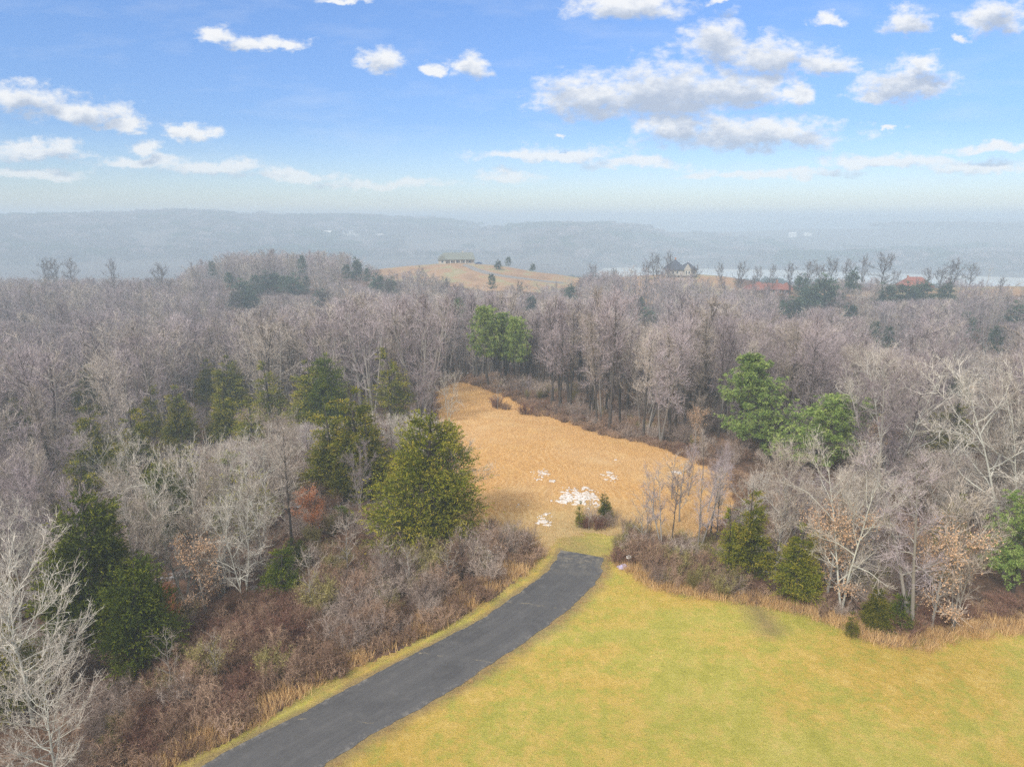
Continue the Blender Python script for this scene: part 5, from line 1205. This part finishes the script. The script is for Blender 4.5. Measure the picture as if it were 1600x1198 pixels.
# far houses across the river
FH = [(512,364,'far white house, leftmost in the hillside hamlet'),(519,365,'far white house next to the leftmost one in the hillside hamlet'),(541,363,'far pale long building in the middle of the hillside hamlet'),(549,362,'far white gabled house of the middle hamlet pair'),(556,363,'far white house, right of the middle hamlet pair'),(569,355,'highest far pale building above the hillside hamlet'),(594,369,'far white house standing apart, right of the hamlet'),(462,357,'faint lone white house left of the hamlet'),(1238,366,'far pale house across the water, left one of two'),(1262,364,'far pale house across the water, right one of two')]
for i, (px, py, lab) in enumerate(FH):
    Ys = np.arange(1500, 3300, 6.); dx, dy, dz = ray(px, py); t_ = Ys / dy; g_ = CAM_H + dz * t_ - height(dx * t_, Ys) - 9; s_ = np.nonzero(g_ < 0)[0]; j = s_[0] if len(s_) else 120
    x_, y_ = dx * t_[j], Ys[j]; r = bpy.data.objects.new('distant_house', None); SC.collection.objects.link(r); r.location = (x_, y_, float(height(np.array([x_]), np.array([y_]))[0]) + 7); r['label'] = lab; r['category'] = 'house'; r['group'] = 'houses across the river'
    w_ = [10, 8, 15, 8, 9, 16, 10, 7, 11, 12][i]; gbox('wall', [(-w_, w_, -5, 5, -10, 4)], M['white'], r); hip('roof', [(-w_ - .6, w_ + .6, -5.8, 5.8, 3.9, 7.5, .2)], M['roof_grey'] if i % 2 else M['white'], r)

# ------------------------------------------------------------------ small things
def rod(G, p, q, r0, r1, k=8): G.tube(np.array([p, q], float), np.array([r0, r1]), k, .5)
def empty(name, loc, label, cat, rz=0, group=None):
    r = bpy.data.objects.new(name, None); SC.collection.objects.link(r); r.location = tuple(float(q) for q in loc); r.rotation_euler = (0, 0, rz); r['label'] = label; r['category'] = cat
    if group: r['group'] = group
    return r
# utility pedestal in the brush
b_, h_ = by_base(763, 885, 859); r = empty('utility_box', b_, 'white utility pedestal standing in the brush at the driveway bend', 'utility box', R(20))
V, F = [], []
for (s, z) in ((.26, 0), (.26, .12), (.21, .14), (.21, h_ - .16), (.15, h_)): V += [(-s, -s * .8, z), (s, -s * .8, z), (s, s * .8, z), (-s, s * .8, z)]
for i in range(4):
    for j in range(4): F.append((i * 4 + j, i * 4 + (j + 1) % 4, (i + 1) * 4 + (j + 1) % 4, (i + 1) * 4 + j))
F.append((16, 17, 18, 19)); link('cabinet', mesh_np('cabinet', V, F, [M['white_plastic']]), r)
gbox('lid', [(-.22, .22, -.19, .19, h_ * .55, h_ * .55 + .05)], M['metal'], r); gbox('latch', [(-.03, .03, -.2, -.175, h_ * .4, h_ * .4 + .1)], M['metal'], r)
# small post sign by the brush
b_, h_ = by_base(982, 884, 867); r = empty('post_sign', b_, 'small white gable-topped marker on a thin post by the brush', 'marker post')
g = Geo(); rod(g, (0, 0, -.3), (0, 0, h_ - .25), .03, .03); link('post', g.mesh('post', M['metal']), r)
link('panel', mesh_np('panel', [(-.22, -.015, h_ - .32), (.22, -.015, h_ - .32), (.22, -.015, h_ - .1), (0, -.015, h_ + .06), (-.22, -.015, h_ - .1), (-.22, .015, h_ - .32), (.22, .015, h_ - .32), (.22, .015, h_ - .1), (0, .015, h_ + .06), (-.22, .015, h_ - .1)],
     [(0, 1, 2), (0, 2, 3), (0, 3, 4), (5, 7, 6), (5, 8, 7), (5, 9, 8), (0, 5, 6), (0, 6, 1), (1, 6, 7), (1, 7, 2), (2, 7, 8), (2, 8, 3), (3, 8, 9), (3, 9, 4), (4, 9, 5), (4, 5, 0)], [M['white']]), r)
# lilac bag on the grass
b_ = ground_at(973, 887)[0]; th = np.linspace(0, 2 * math.pi, 25)[:-1]; V, F = [], []
for i, ph in enumerate(np.linspace(0, 1, 8)):
    for j, a in enumerate(th):
        rr3 = math.sin(math.pi * min(.98, .5 + ph * .48)) * (1 + .25 * math.sin(3 * a + 1) + .16 * math.sin(7 * a + ph * 4)); V.append((rr3 * math.cos(a) * .52, rr3 * math.sin(a) * .34, .30 * math.sin(ph * math.pi / 2) * (1 + .3 * math.sin(2 * a)) + .02 * math.sin(11 * a)))
for i in range(7):
    for j in range(24): F.append((i * 24 + j, i * 24 + (j + 1) % 24, (i + 1) * 24 + (j + 1) % 24, (i + 1) * 24 + j))
o = link('plastic_bag', mesh_np('plastic_bag', V, F, [M['lilac']], smooth=True), label='crumpled lilac plastic bag lying on the grass by the brush corner', category='bag'); o.location = tuple(b_)
r_ = empty('knot', (0, 0, 0), '', '') if False else None
# pale thing at the far tip of the field
b_, _ = by_base(731, 591, 580); r = empty('marker_stake', b_, 'white-topped stake at the far tip of the tan field', 'stake')
g = Geo(); rod(g, (0, 0, -.2), (0, 0, 1.3), .04, .04); link('stake', g.mesh('stake', M['wood']), r); g = Geo(); rod(g, (0, 0, 1.3), (0, 0, 1.62), .14, .12); rod(g, (0, 0, 1.62), (0, 0, 1.66), .12, .01); link('cap', g.mesh('cap', M['white']), r)
# fallen logs
LG = [(1092, 893, 1040 - 975, .35, 'fallen pale snow-dusted trunk behind the brush left of the columnar cedar', 5.5), (1076, 878, 0, -.6, 'shorter fallen trunk crossing behind the snow-dusted one', 3.5)]
for (px, py, _, a, lab, L) in LG:
    b_ = ground_at(px, py)[0]; g = Geo(); n = 9; P = np.stack([np.linspace(-L/2, L/2, n) * math.cos(a), np.linspace(-L/2, L/2, n) * math.sin(a), np.zeros(n)], 1)
    P[:, 2] = height(b_[0] + P[:, 0], b_[1] + P[:, 1]) - b_[2] + .16 + rng.normal(size=n) * .03; g.tube(P, np.linspace(.2, .09, n), 8, .7)
    for k in range(4): i = rng.integers(2, 8); g.tube(wander(P[i], unit(np.array([rng.normal(), rng.normal(), .8])), rng.uniform(.5, 1.1), 3, .2, 0, rng), np.array([.05, .04, .02, .008]), 4, .6)
    o = link('fallen_log', g.mesh('fallen_log', M['bark_pale']), label=lab, category='fallen log'); o.location = tuple(b_)
# car beside the far house
dx, dy, dz = ray(748, 411); x_ = dx * 478 / dy; r = empty('parked_car', (x_, 478, float(height(np.array([x_]), np.array([478.]))[0]) + .1), 'dark blue car parked beside the grey-roofed ridge house', 'car', R(10))
prof = [(-2.2, .35), (-2.25, .75), (-1.9, .95), (-1.2, 1.0), (-.7, 1.45), (.7, 1.5), (1.4, 1.05), (2.1, .95), (2.25, .6), (2.2, .35)]
V = [(x, y, z) for y in (-.88, .88) for x, z in prof]; n = len(prof); F = [(i, (i + 1) % n, (i + 1) % n + n, i + n) for i in range(n)]
me = bpy.data.meshes.new('body'); me.from_pydata(V, [], F + [tuple(range(n))[::-1], tuple(range(n, 2 * n))]); me.materials.append(M['car_blue']); me.update(); o = bpy.data.objects.new('body', me); SC.collection.objects.link(o); o.parent = r
gbox('window', [(-.75, .95, -.9, .9, 1.08, 1.34)], M['glass'], r)
for sx in (-1.4, 1.4):
    for sy in (-.82, .82): g = Geo(); g.tube(np.array([(sx, sy - .1, .33), (sx, sy - .09, .33), (sx, sy + .09, .33), (sx, sy + .1, .33)]), np.array([.01, .33, .33, .01]), 14, .5); link('wheel', g.mesh('wheel', M['rubber']), r)

# ------------------------------------------------------------------ haze
V, F = boxm(-5700, 5700, -5700, 5700, -260, 56)
hz = link('haze', mesh_np('haze', V, F), kind='stuff', label='pale blue winter haze')
m = bpy.data.materials.new('haze_air'); m.use_nodes = True; t = NT(m.node_tree); out = t.n('ShaderNodeOutputMaterial')
pv = t.n('ShaderNodeVolumePrincipled', {'Color': (.64, .78, .90, 1), 'Density': .00080, 'Anisotropy': 0.0}); t.t.links.new(pv.outputs[0], out.inputs['Volume']); hz.data.materials.append(m)
print('trees', COUNT, 'rest', len(rest), 'forest', len(pts), 'undergrowth', len(U[0]))
